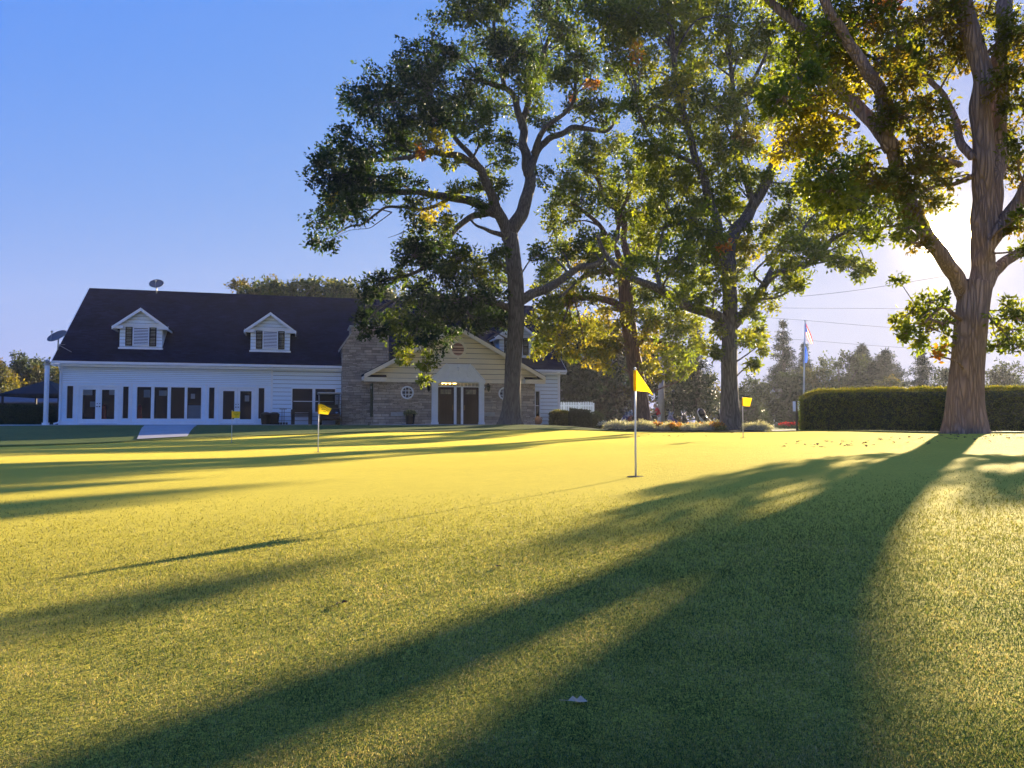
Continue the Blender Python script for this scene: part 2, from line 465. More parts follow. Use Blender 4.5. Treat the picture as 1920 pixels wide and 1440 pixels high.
w = bpy.data.worlds.new('World'); SC.world = w; w.use_nodes = True
nt = w.node_tree; nt.nodes.clear()
out = nt.nodes.new('ShaderNodeOutputWorld'); bg = nt.nodes.new('ShaderNodeBackground')
sky = nt.nodes.new('ShaderNodeTexSky'); sky.sky_type = 'NISHITA'; sky.sun_disc = False
sky.sun_elevation = SUN_EL; sky.sun_rotation = SUN_AZ + R(LAMP_TURN)
sky.altitude = 100; sky.air_density = SKY_AIR; sky.dust_density = SKY_DUST; sky.ozone_density = SKY_OZONE
hs = nt.nodes.new('ShaderNodeHueSaturation'); hs.inputs['Saturation'].default_value = SKY_SAT; hs.inputs['Hue'].default_value = SKY_HUE
nt.links.new(sky.outputs[0], hs.inputs['Color'])
# bright aureole of the sky round the sun itself
tc = nt.nodes.new('ShaderNodeTexCoord')
dt = nt.nodes.new('ShaderNodeVectorMath'); dt.operation = 'DOT_PRODUCT'
nt.links.new(tc.outputs['Generated'], dt.inputs[0]); dt.inputs[1].default_value = SUN_DIR
def wm(op, a, b=0.0):
    n = nt.nodes.new('ShaderNodeMath'); n.operation = op
    for s, v in ((n.inputs[0], a), (n.inputs[1], b)):
        if isinstance(v, bpy.types.NodeSocket): nt.links.new(v, s)
        else: s.default_value = v
    return n.outputs[0]
dp = wm('MAXIMUM', dt.outputs['Value'], 0.0)
tight = wm('MULTIPLY', wm('POWER', dp, 9000.0), 500.0)
mid = wm('MULTIPLY', wm('POWER', dp, 900.0), 2.5)
wide = wm('MULTIPLY', wm('POWER', dp, 60.0), 0.25)
tot = wm('ADD', tight, wm('ADD', mid, wide))
au = nt.nodes.new('ShaderNodeMix'); au.data_type = 'RGBA'; au.blend_type = 'ADD'
au.inputs['Factor'].default_value = 1.0
vm = nt.nodes.new('ShaderNodeVectorMath'); vm.operation = 'SCALE'; vm.inputs[0].default_value = (1.0, 0.76, 0.38)
nt.links.new(tot, vm.inputs['Scale'])
# soften the range of the sky, as the photograph's exposure does
sp = nt.nodes.new('ShaderNodeSeparateColor'); cbn = nt.nodes.new('ShaderNodeCombineColor')
nt.links.new(hs.outputs[0], sp.inputs[0])
for i, (a_, b_) in enumerate(SKY_CURVE):
    xx = wm('POWER', wm('MAXIMUM', wm('MULTIPLY', sp.outputs[i], 0.264), 1e-4), 0.8)
    nt.links.new(wm('DIVIDE', wm('MULTIPLY', xx, a_ * 2.5), wm('ADD', wm('MULTIPLY', xx, b_), 1.0)), cbn.inputs[i])
nt.links.new(wm('MULTIPLY', wm('POWER', wm('MAXIMUM', wm('MULTIPLY', sp.outputs[2], 0.264), 0.5), -0.12), 0.79 * 2.5), cbn.inputs[2])
nt.links.new(cbn.outputs[0], au.inputs[6]); nt.links.new(vm.outputs[0], au.inputs[7])
nt.links.new(au.outputs[2], bg.inputs[0]); bg.inputs[1].default_value = SKY_STR
nt.links.new(bg.outputs[0], out.inputs[0])

sl = bpy.data.lights.new('sun', 'SUN'); sl.energy = SUN_STR; sl.angle = R(0.53); sl.color = SUN_COL
so = bpy.data.objects.new('sun', sl); COL.objects.link(so); LAMP_DIR = Matrix.Rotation(-R(LAMP_TURN), 3, 'Z') @ SUN_DIR
so.location = LAMP_DIR * 60
so.rotation_euler = LAMP_DIR.to_track_quat('Z', 'Y').to_euler()

SC.view_settings.view_transform = 'Standard'; SC.view_settings.look = 'None'
SC.view_settings.exposure = EXPOSURE; SC.view_settings.gamma = 1.0
SC.render.engine = 'CYCLES'
SC.cycles.use_denoising = True
SC.cycles.max_bounces = 8; SC.cycles.transparent_max_bounces = 12; SC.cycles.volume_bounces = 0
SC.cycles.sample_clamp_indirect = 6.0; SC.cycles.caustics_reflective = False; SC.cycles.caustics_refractive = False

# even air round the whole scene: far things fade, and the low sun glows in it
hb = MB().box(-262, 262, -62, 242, -2.5, 40)
t = NT('haze_air'); pv = t.n('ShaderNodeVolumePrincipled')
pv.inputs['Color'].default_value = HAZE_COL; pv.inputs['Density'].default_value = HAZE_D
pv.inputs['Anisotropy'].default_value = HAZE_G
t.l(pv.outputs[0], t.out.inputs['Volume'])
if HAZE_D > 0:
    hz = hb.build('haze', t.mat); tag(hz, kind='stuff', label='thin sunlit haze in the air over the whole place', cat='haze')

# ------------------------------------------------------------------ ground
def sheet(name, xs, ys, mat, dz, kind='structure', clip=None):
    X, Y = np.meshgrid(xs, ys)
    Z = gz(X, Y) + dz
    nx, ny = len(xs), len(ys)
    vs = np.stack([X.ravel(), Y.ravel(), Z.ravel()], 1)
    fs = [(j*nx+i, j*nx+i+1, (j+1)*nx+i+1, (j+1)*nx+i) for j in range(ny-1) for i in range(nx-1)]
    mb = MB(); mb.v = [tuple(p) for p in vs]; mb.f = fs; mb.m = [0]*len(fs); mb.sm = [True]*len(fs)
    o = mb.build(name, mat); tag(o, kind=kind)
    return o

def nonuni(a, b, n, c, p=2.2):
    """coordinates from a to b denser around c"""
    t = np.linspace(-1, 1, n)
    return np.where(t < 0, c - (c-a)*np.abs(t)**p, c + (b-c)*np.abs(t)**p)

gx = nonuni(-260, 260, 121, 0, 2.2); gy = np.concatenate([np.linspace(-60, -10, 12), np.linspace(-6, 60, 67), np.geomspace(64, 240, 24)])
sheet('ground', gx, gy, M['lawn'], -0.012)

EDGE = [(-60, 6), (-26, 10), (-16, 14.0), (-12.2, 18.0), (-10.9, 23.5), (-8.6, 27), (-4.2, 30.0), (0.5, 31.2), (4.3, 31.2), (6.6, 29.5), (7.6, 24.0), (8.1, 18.5), (8.7, 16.0), (10.5, 15.0), (16, 14.0), (34, 12)]
def edge_y(x):
    xs = [p[0] for p in EDGE]; ys = [p[1] for p in EDGE]
    return float(np.interp(x, xs, ys))
# the green: columns that follow its curved far edge
cols = np.concatenate([np.linspace(-60, -16, 10)[:-1], np.linspace(-16, 20, 145), np.linspace(20, 34, 6)[1:]])
rows = np.concatenate([[-0.5], np.linspace(0, 1, 60)])
mb = MB(); vs = []
for i, x in enumerate(cols):
    e = edge_y(x)
    for r in rows:
        y = -8 + (e + 8) * r if r >= 0 else -25
        vs.append((x, y, G(x, y)))
nr = len(rows)
mb.v = vs
mb.f = [(i*nr+j, (i+1)*nr+j, (i+1)*nr+j+1, i*nr+j+1) for i in range(len(cols)-1) for j in range(nr-1)]
mb.m = [0]*len(mb.f); mb.sm = [True]*len(mb.f)
tag(mb.build('putting_green', M['green']), kind='structure')

# fringe of taller grass round the green: a strip with a low front lip
mb = MB(); prof = [(0.0, -0.01), (0.02, 0.022), (0.10, 0.034), (0.5, 0.036), (0.95, 0.024), (1.15, -0.02)]
ex = np.linspace(-60, 34, 300); vs = []
for x in ex:
    e = edge_y(x)
    for d, h in prof:
        y = e + d - 0.05
        hh = h * (1 + 0.25*noise.noise(Vector((x*2.2, y, 0)))) if h > 0 else h
        vs.append((x, y, G(x, y) + hh))
n = len(prof)
mb.v = vs; mb.f = [(i*n+j, (i+1)*n+j, (i+1)*n+j+1, i*n+j+1) for i in range(len(ex)-1) for j in range(n-1)]
mb.m = [0]*len(mb.f); mb.sm = [True]*len(mb.f)
tag(mb.build('green_fringe', M['collar']), kind='structure')

# grass mound under the big oak by the house
mb = MB(); N1, N2 = 12, 40; c = (-0.25, 37.6); vs = [(c[0], c[1], G(*c) + 0.10)]
for a in range(1, N1+1):
    for k in range(N2):
        th = 2*math.pi*k/N2; r = 3.4*a/N1*(1+0.15*math.sin(3*th+1))
        x, y = c[0] + r*math.cos(th)*1.1, c[1] + r*math.sin(th)*0.55
        vs.append((x, y, G(x, y) + 0.115*math.cos(min(1, a/N1)*math.pi/2)**1.2*(1) - 0.015))
mb.v = vs
mb.f = [(0, 1+k, 1+(k+1) % N2) for k in range(N2)] + [(1+(a-1)*N2+k, 1+a*N2+k, 1+a*N2+(k+1) % N2, 1+(a-1)*N2+(k+1) % N2) for a in range(1, N1) for k in range(N2)]
mb.m = [0]*len(mb.f); mb.sm = [True]*len(mb.f)
tag(mb.build('grass_mound', M['lawn']), kind='structure')

# short blades of the near green (one uncountable mass)
def blades(name, xy, hmin, hmax, wd, mat, cols, mul=1.0):
    n = len(xy)
    z = gz(xy[:, 0], xy[:, 1])
    th = rng.uniform(0, 2*np.pi, n); lean = rng.uniform(0.2, 1.3, n)
    h = rng.uniform(hmin, hmax, n) * mul
    la = rng.uniform(0, 2*np.pi, n)
    b = np.stack([xy[:, 0], xy[:, 1], z - 0.0005], 1)
    sd = np.stack([np.cos(th), np.sin(th), np.zeros(n)], 1) * (wd * mul)[:, None]
    tip = b + np.stack([np.cos(la)*np.sin(lean), np.sin(la)*np.sin(lean), np.cos(lean)], 1) * h[:, None]
    V = np.stack([b - sd, b + sd, tip], 1).reshape(-1, 3)
    pal = np.array(cols)
    k = rng.integers(0, len(pal), n)
    c = pal[k] * rng.uniform(0.75, 1.25, (n, 1))
    gn = 700; gr = np.array([[noise.noise(Vector((i*0.14, j*0.10, 0.3))) + 0.6*noise.noise(Vector((i*0.42, j*0.30, 1.7))) for j in range(gn)] for i in range(gn)])
    pv = gr[np.clip(((xy[:, 0] + 7)*50).astype(int), 0, gn-1), np.clip((xy[:, 1]*50).astype(int) + 20, 0, gn-1)]
    patch = 1.0 + 0.55*pv
    c = c * patch[:, None] * (1 + np.clip(pv, -1, 1)[:, None]*np.array([[0.12, -0.06, 0.10]]))
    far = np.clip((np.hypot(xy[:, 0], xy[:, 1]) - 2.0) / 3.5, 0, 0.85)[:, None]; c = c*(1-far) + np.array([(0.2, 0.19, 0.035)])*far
    return quads_obj(name, V, 3, np.repeat(c, 3, 0), mat)
NB = N_BLADES
# density falls with distance: sample in picture rows
u = rng.uniform(0, 1, NB)
row = 1455 - (1455 - 905) * u**1.15
keep = rng.uniform(0, 1, NB) < np.clip((row - 900) / 130, 0.02, 1); row = row[keep]; NB = len(row)
Yd = CAMZ * F / (row - HOR_PX) if True else 0
ang = rng.uniform(-R(78), R(78), NB); rad_ = Yd / np.cos(np.clip(np.abs(ang), 0, R(34)))
xy = np.stack([np.sin(ang) * rad_, np.cos(ang) * rad_], 1)
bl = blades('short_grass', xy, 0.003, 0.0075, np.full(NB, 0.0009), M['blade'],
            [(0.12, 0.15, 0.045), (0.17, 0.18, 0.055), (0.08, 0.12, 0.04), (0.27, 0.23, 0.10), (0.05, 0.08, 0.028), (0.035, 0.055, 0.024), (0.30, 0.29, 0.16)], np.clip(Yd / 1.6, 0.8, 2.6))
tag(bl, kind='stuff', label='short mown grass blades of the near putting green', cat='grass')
# ------------------------------------------------------------------ clubhouse
TH = R(15); CT, ST = math.cos(TH), math.sin(TH)
HG = 0.38
HO = at(110, 797, 43.0); HO.z = HG

def hp(x, y, b=0.0):
    """(s, z) on the house plane lying b metres behind the front wall, seen at picture point x, y"""
    q = (x - 960) / F; v = (720 - y) / F
    k = q / (CP - v * SP)
    s = (k * (HO.y + CT * b) - HO.x + ST * b) / (CT - k * ST)
    Y = HO.y + ST * s + CT * b
    return s, at(x, y, Y).z - HG
def hs_(x, b=0.0): return hp(x, 760, b)[0]
def hw(s, b, z=0.0):
    return Vector((HO.x + CT*s - ST*b, HO.y + ST*s + CT*b, HG + z))

house = thing('clubhouse', 'long white clubhouse with dark shingle roof and stone gabled entrance wing', 'building', HO, TH)

L = 28.3; BD = 14.0
EZ, EB = 3.45, -0.4
SL = (8.55 - EZ) / (7.0 - EB)
def zr(b): return EZ + SL * (b - EB) if b <= 7 else 8.55 - SL * (b - 7)

def clap(mb, M4, z0, z1, row, lo, hi, opens=(), proud=0.02, m=0, gapm=1):
    """lapped boards on the plane y=0 facing -y; lo(z)/hi(z) give the ends"""
    z = z0
    while z < z1 - 1e-6:
        za, zb = z, min(z + row, z1)
        a0, a1, b0, b1 = lo(za), hi(za), lo(zb), hi(zb)
        segs = [(min(a0, b0), max(a1, b1))]
        zm = (za + zb) / 2
        for (o0, o1, p0, p1) in opens:
            if p0 < zm < p1:
                ns = []
                for (u0, u1) in segs:
                    if o1 <= u0 or o0 >= u1: ns.append((u0, u1)); continue
                    if o0 > u0: ns.append((u0, o0))
                    if o1 < u1: ns.append((o1, u1))
                segs = ns
        for (u0, u1) in segs:
            l0, l1 = max(u0, a0), min(u1, a1); t0, t1 = max(u0, b0), min(u1, b1)
            if l1 - l0 < 0.01: continue
            if t1 < t0: t0 = t1 = (t0 + t1) / 2
            gp = 0.10*row
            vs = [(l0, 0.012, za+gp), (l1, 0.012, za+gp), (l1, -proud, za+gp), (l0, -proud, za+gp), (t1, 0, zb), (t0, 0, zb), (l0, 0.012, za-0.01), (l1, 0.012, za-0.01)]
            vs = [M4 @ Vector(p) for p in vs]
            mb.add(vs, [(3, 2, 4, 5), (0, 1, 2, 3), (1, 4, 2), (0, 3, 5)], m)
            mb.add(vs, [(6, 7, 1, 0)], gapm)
        z = zb

def panel(mb, M4, u0, u1, z0, z1, opens, m=0):
    us = sorted({u0, u1, *[min(max(o[k], u0), u1) for o in opens for k in (0, 1)]})
    zs = sorted({z0, z1, *[min(max(o[k], z0), z1) for o in opens for k in (2, 3)]})
    for a, b in zip(us, us[1:]):
        for c, d in zip(zs, zs[1:]):
            cu, cz = (a+b)/2, (c+d)/2
            if any(o[0] < cu < o[1] and o[2] < cz < o[3] for o in opens): continue
            mb.add([M4 @ Vector(p) for p in ((a,0,c),(b,0,c),(b,0,d),(a,0,d))], [(0,1,2,3)], m)

I4 = Matrix.Identity(4)
def shift(x, y, z=0): return Matrix.Translation((x, y, z))

# --- openings of the main front
def op(x0, x1, z0, z1): return (hs_(x0), hs_(x1), z0, z1)
sl_ = [op(x0, x1, 0.34, 2.12) for x0, x1 in ((124.5, 137.5), (229.5, 241.5), (391, 402.5), (484, 496))]
drs = [op(146, 223, 0.03, 2.14), op(410, 479, 0.03, 2.14)]
blk = op(255.5, 378, 0.32, 2.12)
dbl = op(547, 629, 0.72, 2.12)
s510 = hs_(509)
opens = sl_ + drs + [blk]
mw = MB()
panel(mw, I4, 0, s510, 0, 2.28, opens)
clap(mw, I4, 2.28, 3.36, 0.105, lambda z: 0, lambda z: s510)
clap(mw, I4, 0.0, 3.36, 0.235, lambda z: s510, lambda z: L, [dbl, op(1003.5, 1012, 0.0, 2.1), (hs_(703), hs_(1000), 0, 2.4)])
# end and back walls
def endwall(sx, flip):
    Mx = Matrix.Translation((sx, 0, 0)) @ Matrix.Rotation(R(90 if flip else -90), 4, 'Z')
    f = 1 if flip else -1
    # local u runs along the wall; boards up into the gable
    if flip:
        clap(mw, Mx, 0, 8.3, 0.235, lambda z: max(0, (z-3.3)/SL + 0.2) , lambda z: min(14, 14 - ((z-3.3)/SL + 0.2)) if z > 3.3 else 14)
    else:
        clap(mw, Mx, 0, 8.3, 0.235, lambda z: -14 + (max(0, (z-3.3)/SL + 0.2)), lambda z: -max(0, (z-3.3)/SL + 0.2))
endwall(L, True); endwall(0, False)
mw.add([(0,BD,0),(L,BD,0),(L,BD,3.4),(0,BD,3.4)], [(0,3,2,1)])
MB().box(0.02, L-0.02, 0.02, BD-0.02, -0.6, -0.002).build('foundation', M['concrete'], house)
mw.build('wall', [M['white'], M['seam_shadow']], house)
def board(*b): MB().box(*b).build('trim_board', M['trim'], house)
board(-0.02, 0.13, -0.03, 0.0, 0, 3.36); board(s510-0.06, s510+0.06, -0.035, 0.0, 0, 3.36); board(L-0.14, L+0.02, -0.03, 0.0, 0, 3.36)
board(0.13, s510-0.06, -0.045, -0.001, 2.26, 2.30)
for x in (141.5, 226, 246, 386, 405.5, 482): 
    s = hs_(x); board(s-0.05, s+0.05, -0.03, -0.001, 0.02, 2.26)
for q0, q1 in ((0.13, hs_(141)-0.0), (hs_(228), hs_(244)), (hs_(248), hs_(384)), (hs_(388), hs_(403)), (hs_(484), s510-0.06)): board(q0, q1, -0.025, -0.001, 0.0, 0.2)

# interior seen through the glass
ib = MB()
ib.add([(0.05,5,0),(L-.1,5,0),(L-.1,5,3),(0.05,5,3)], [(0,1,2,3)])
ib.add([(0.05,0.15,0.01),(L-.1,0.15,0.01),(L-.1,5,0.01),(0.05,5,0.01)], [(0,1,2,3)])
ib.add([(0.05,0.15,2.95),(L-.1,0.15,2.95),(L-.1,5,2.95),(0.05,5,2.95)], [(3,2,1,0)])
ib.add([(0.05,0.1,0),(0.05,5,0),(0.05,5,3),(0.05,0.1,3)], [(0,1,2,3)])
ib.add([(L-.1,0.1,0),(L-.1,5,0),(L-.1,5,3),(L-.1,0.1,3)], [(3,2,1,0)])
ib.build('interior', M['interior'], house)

# --- windows and doors
def frame_rect(mb, s0, s1, z0, z1, y0, y1, w, m=0, wb=None):
    wb = w if wb is None else wb
    mb.box(s0, s1, y0, y1, z1-w, z1, m); mb.box(s0, s1, y0, y1, z0, z0+wb, m)
    mb.box(s0, s0+w, y0, y1, z0+wb, z1-w, m); mb.box(s1-w, s1, y0, y1, z0+wb, z1-w, m)

def window(o, lights, fw=0.05, rail=None, parent=house, y=-0.04, fmat='trim', sill=False):
    """lights: list of glazed (s0, s1); one frame, one pane per light"""
    s0, s1, z0, z1 = o
    fb = MB(); frame_rect(fb, s0-0.03, s1+0.03, z0-0.03, z1+0.03, y, 0.1, fw)
    for (a, b), (c, d) in zip(lights, lights[1:]):
        fb.box(b, c, y+0.005, 0.09, z0+fw-0.03, z1-fw+0.03)
    if rail is not None:
        for a, b in lights: fb.box(a, b, y+0.02, 0.06, rail-0.02, rail+0.02)
    if sill: fb.box(s0-0.08, s1+0.08, y-0.05, 0.02, z0-0.08, z0-0.032)
    fo = fb.build('window', M[fmat], parent)
    for a, b in lights:
        MB().add([(a, 0.035, z0), (b, 0.035, z0), (b, 0.035, z1), (a, 0.035, z1)], [(0,1,2,3)]).build('pane', M['glass'], fo)
    return fo
for o in sl_: window(o, [(o[0]+0.02, o[1]-0.02)], 0.05)
bw = window(blk, [(hs_(a), hs_(b)) for a, b in ((257.5, 283), (289, 314), (320, 346), (351, 376))], 0.06)
wd = window(dbl, [(hs_(550), hs_(585.5)), (hs_(591), hs_(625.5))], 0.06, rail=1.36, sill=True)
def french(o, sm):
    s0, s1, z0, z1 = o
    fb = MB(); frame_rect(fb, s0-0.02, s1+0.02, z0, z1+0.02, -0.045, 0.08, 0.09, wb=0.02)
    fo = fb.build('door_frame', M['trim'], house)
    mid = (s0+s1)/2
    for k, (a, b) in enumerate(((s0+0.075, mid-0.004), (mid+0.004, s1-0.075))):
        db = MB(); frame_rect(db, a, b, z0+0.03, z1-0.075, -0.01, 0.04, 0.15, wb=0.26)
        d = db.build('door', M['trim'], house)
        MB().add([(a+0.13, 0.015, z0+0.25), (b-0.13, 0.015, z0+0.25), (b-0.13, 0.015, z1-0.2), (a+0.13, 0.015, z1-0.2)], [(0,1,2,3)]).build('pane', M['glass'], d)
        hx = b-0.06 if k == 0 else a+0.06
        h = MB(); h.lathe([(0.02, 0), (0.02, 0.02), (0.012, 0.03), (0.035, 0.05), (0.03, 0.075), (0.01, 0.08)], 12, M=Matrix.Translation((hx, -0.01, 1.0)) @ Matrix.Rotation(R(90), 4, 'X'))
        h.build('handle', M['black'], d)
        h = MB(); h.ball((hx, -0.02, 1.16), 0.028, sc=(1, .5, 1)); h.build('lock', M['black'], d)
french(drs[0], 0); french(drs[1], 1)
# sign papers, a blind and orange vests behind the glass
def paper(s, z, w_, h_, y=0.06, label='', mat='paper', name='paper_notice', cat='notice'):
    o = MB().rbox(-w_/2, w_/2, -0.002, 0.002, -h_/2, h_/2, 0.0015).build(name, M[mat])
    o.location = hw(s, y, z); o.rotation_euler = (0, 0, TH); tag(o, label, cat)
s, z = hp(211, 736); paper(s, z, 0.36, 0.26, label='white paper notice high in the right pane of the left french doors')
s, z = hp(164, 735); paper(s, z, 0.46, 0.34, label='pale curtain scrap high in the left pane of the left french doors')
s, z = hp(173, 758); paper(s, z, 0.26, 0.3, label='small grey paper low on the left pane of the left french doors', mat='frost')
s, z = hp(361.5, 743); paper(s, z, 0.22, 0.28, label='white paper notice in the fourth pane of the wide window')
s, z = hp(364, 773); paper(s, z, 0.66, 0.78, 0.07, 'pale blue blind across the bottom of the fourth wide pane', 'frost', 'window_blind', 'blind')
s, z = hp(275, 738); paper(s, z, 0.32, 0.42, 0.08, 'blue grey poster in the leftmost pane of the wide window', 'frost', 'poster', 'poster')
s, z = hp(305, 737); paper(s, z, 0.40, 0.30, 0.08, 'blue grey poster in the second pane of the wide window', 'frost', 'poster', 'poster')
s, z = hp(463, 747); paper(s, z, 0.24, 0.34, 0.06, 'white paper notice in the right pane of the right french doors')
for (px, lab) in ((195, 'orange vest hanging inside the left french doors'), (262, 'orange vest hanging inside the wide window')):
    s, z = hp(px, 776, 0.35)
    b = MB()
    b.lathe([(0.05, 0.62), (0.10, 0.60), (0.13, 0.45), (0.12, 0.2), (0.15, -0.1), (0.16, -0.12)], 14, M=Matrix.Diagonal((1, 0.6, 1, 1)))
    b.tube([(-0.1, 0, 0.52), (-0.06, 0, 0.66), (0, 0, 0.70), (0.06, 0, 0.66), (0.1, 0, 0.52)], 0.018, 6)
    o = b.build('orange_vest', M['orange']); o.location = hw(s, 0.35, 0.42); tag(o, lab, 'vest')
    st = MB().cyl((0, 0, -0.42), 0.15, 0.02, 16); st.cyl((0, 0, -0.40), 0.012, 0.3, 8)
    st.build('stand', M['black'], o)

# --- roof
rb = MB()
th = 0.14
def slab(mb, quad, n, t, m=0):
    q = [Vector(p) for p in quad]; n = Vector(n).normalized()*t
    mb.prism([p for p in q], -n, m)
nF = Vector((0, -SL, 1)); nB = Vector((0, SL, 1))
slab(rb, [(-0.3, EB, EZ), (L+0.3, EB, EZ), (L+0.3, 7, 8.55), (-0.3, 7, 8.55)], nF, th)
slab(rb, [(-0.3, 7, 8.55), (L+0.3, 7, 8.55), (L+0.3, 14.4, EZ), (-0.3, 14.4, EZ)], nB, th)
roof = rb.build('roof', M['shingle'], house)
gb = MB()
gb.box(-0.32, L+0.32, EB-0.11, EB+0.0, EZ-0.17, EZ-0.03); gb.box(-0.3, L+0.3, EB, EB+0.03, EZ-0.3, EZ-0.19)
gb.box(-0.3, L+0.3, EB+0.03, -0.002, EZ-0.26, EZ-0.22)
gb.build('gutter', M['trim'], house)
for sx in (-0.33, L+0.30):
    rk = MB(); rk.prism([(sx, EB, EZ-0.02), (sx, 7, 8.53), (sx, 14.4, EZ-0.02), (sx, 14.4, EZ-0.24), (sx, 7, 8.30), (sx, EB, EZ-0.24)], (0.03, 0, 0)); rk.build('rake_board', M['trim'], house)
dp = MB(); dp.tube([(0.02, -0.47, 3.2), (0.05, -0.3, 3.0), (0.07, -0.07, 2.75), (0.07, -0.07, 0.3), (0.0, -0.12, 0.12), (-0.2, -0.2, 0.06)], 0.045, 8)
dp.build('downpipe', M['trim'], house)

# --- dormers
def dormer(px):
    bF = 0.8; sc = hs_(px, bF); hwid = 1.1; z0 = zr(bF)+0.0; ze = 5.68; za = 6.5; ov = 0.36
    s0, s1 = sc-hwid, sc+hwid
    e = thing('dormer', None, None); e.parent = house
    e.location = (0, 0, 0); del_keys(e)
    wb = MB()
    gl = lambda z: s0 if z <= ze else s0 + (z-ze)/(za-0.12-ze)*hwid
    gh = lambda z: s1 if z <= ze else s1 - (z-ze)/(za-0.12-ze)*hwid
    clap(wb, shift(0, bF), z0-0.1, za-0.15, 0.19, gl, gh, proud=0.014)
    bk = (ze-EZ)/SL+EB
    for sx, fl in ((s0, 1), (s1, -1)):
        q = [(sx, bF, z0-0.1), (sx, bF, ze), (sx, bk+0.1, ze)]
        wb.add(q if fl == 1 else q[::-1], [(0, 1, 2)])
    wb.build('dormer_wall', [M['white'], M['seam_shadow']], e)
    rb = MB(); sl = (za-ze)/hwid
    bt = (za-EZ)/SL+EB + 0.15
    for sg in (-1, 1):
        p0 = (sc+sg*(hwid+ov), bF-0.3, ze-sl*ov+0.0); p1 = (sc, bF-0.3, za)
        p2 = (sc, bt, za); be = (ze-sl*ov-EZ)/SL+EB+0.1
        p3 = (sc+sg*(hwid+ov), be, ze-sl*ov)
        q = [p0, p1, p2, p3] if sg < 0 else [p3, p2, p1, p0]
        slab(rb, q, (sg*sl, 0, 1), -0.07)
    rb.build('dormer_roof', M['shingle'], e)
    tr = MB()
    for sg in (-1, 1):
        xo = sc+sg*(hwid+ov); zo = ze-sl*ov
        tr.prism([(xo, bF-0.33, zo+0.05), (sc, bF-0.33, za+0.05), (sc, bF-0.33, za-0.13), (xo, bF-0.33, zo-0.12)], (0, 0.05, 0))
        a, b = sorted((sc+sg*(hwid+ov-0.02), sc+sg*(hwid-0.22)))
        tr.box(a, b, bF-0.28, bF-0.02, ze-0.32, ze-0.14)
        a, b = sorted((sc+sg*(hwid+ov), sc+sg*(hwid+ov-0.06)))
        tr.box(a, b, bF-0.27, bF+1.2, zo-0.1, zo-0.005)
    tr.box(s0-0.06, s1+0.06, bF-0.06, bF-0.021, z0-0.12, z0+0.05)
    tr.box(s0-0.02, s1+0.02, bF-0.04, bF-0.018, ze-0.18, ze-0.02)
    tr.build('dormer_trim', M['trim'], e)
    lv = MB(); zl0, zl1 = z0+0.14, z0+1.2
    lv.box(sc-0.38, sc+0.38, bF-0.022, bF-0.017, zl0+0.04, zl1-0.04, 1)
    frame_rect(lv, sc-0.42, sc+0.42, zl0, zl1, bF-0.06, bF-0.016, 0.05)
    n = 11
    for k in range(n):
        zz = zl0+0.06+(zl1-zl0-0.12)*k/n
        lv.add([(sc-0.37, bF-0.05, zz), (sc+0.37, bF-0.05, zz), (sc+0.37, bF-0.03, zz+0.05), (sc-0.37, bF-0.03, zz+0.05)], [(0,1,2,3)])
    lv.build('louver', [M['trim'], M['shutter']], e)
    for sg in (-1, 1):
        sb = MB(); a = sc+sg*0.62
        frame_rect(sb, a-0.18, a+0.18, zl0, zl1, bF-0.055, bF-0.016, 0.05)
        for k in range(12):
            zz = zl0+0.06+(zl1-zl0-0.12)*k/12
            sb.add([(a-0.13, bF-0.045, zz), (a+0.13, bF-0.045, zz), (a+0.13, bF-0.02, zz+0.06), (a-0.13, bF-0.02, zz+0.06)], [(0,1,2,3)])
        sb.build('shutter', M['shutter'], e)
def del_keys(o):
    for k in ('label', 'category', 'group'):
        if k in o: del o[k]
for px in (261.5, 505, 968): dormer(px)

# --- stone chimney
cb = MB()
c0, c1 = hs_(641, -1.0), hs_(728, -1.0); cs = hs_(657, -1.0)
zt = hp(690, 614, -1.0)[1]; zs1 = hp(657, 627, -1)[1]; zs0 = hp(641, 652, -1)[1]
cb.prism([(c0, -1.0, -0.2), (c1, -1.0, -0.2), (c1, -1.0, zt), (cs, -1.0, zt), (cs, -1.0, zs1), (c0, -1.0, zs0)], (0, 1.9, 0))
ch = cb.build('chimney', M['stone'], house)
kb = MB()
kb.rbox(cs-0.1, c1+0.1, -1.1, 1.0, zt, zt+0.09, 0.02)
dx, dz = cs-c0, zs1-zs0
kb.prism([(c0-0.12, -1.05, zs0-0.12), (cs, -1.05, zs1+0.02), (cs, -1.05, zs1+0.12), (c0-0.16, -1.05, zs0-0.02)], (0, 1.9, 0))
kb.box((cs+c1)/2-0.25, (cs+c1)/2+0.35, -0.5, 0.3, zt+0.09, zt+0.22)
kb.build('chimney_cap', M['concrete'], ch)

# --- entrance wing
WB = -2.5
w0, w1 = hs_(700, WB), hs_(1003, WB); wc = (w0+w1)/2; hwid = (w1-w0)/2
wz = 2.62; za = hp(862, 613, WB-0.3)[1]; ov = 0.55; sl = (za-2.78)/(hwid+ov)
dl, dr = hs_(820.5, WB), hs_(897.5, WB)
pl, pr = hs_(809, WB), hs_(907, WB)
for (u0_, u1_, ux, fl) in ((w0, pl+0.03, w0, 1), (pr-0.03, w1, w1, -1)):
    sw = MB(); q = [(u0_, WB, -0.4), (u1_, WB, -0.4), (u1_, WB, wz), (u0_, WB, wz), (ux, 0, -0.4), (ux, 0, wz)]
    sw.add(q, [(0, 1, 2, 3), (0, 3, 5, 4) if fl == 1 else (1, 4, 5, 2)])
    sw.build('stone_wall', M['stone'], house)
gw = MB()
lo = lambda z: w0 - 0.1 + max(0, (z - 2.75)/sl - 0.45); hi = lambda z: w1 + 0.1 - max(0, (z - 2.75)/sl - 0.45)
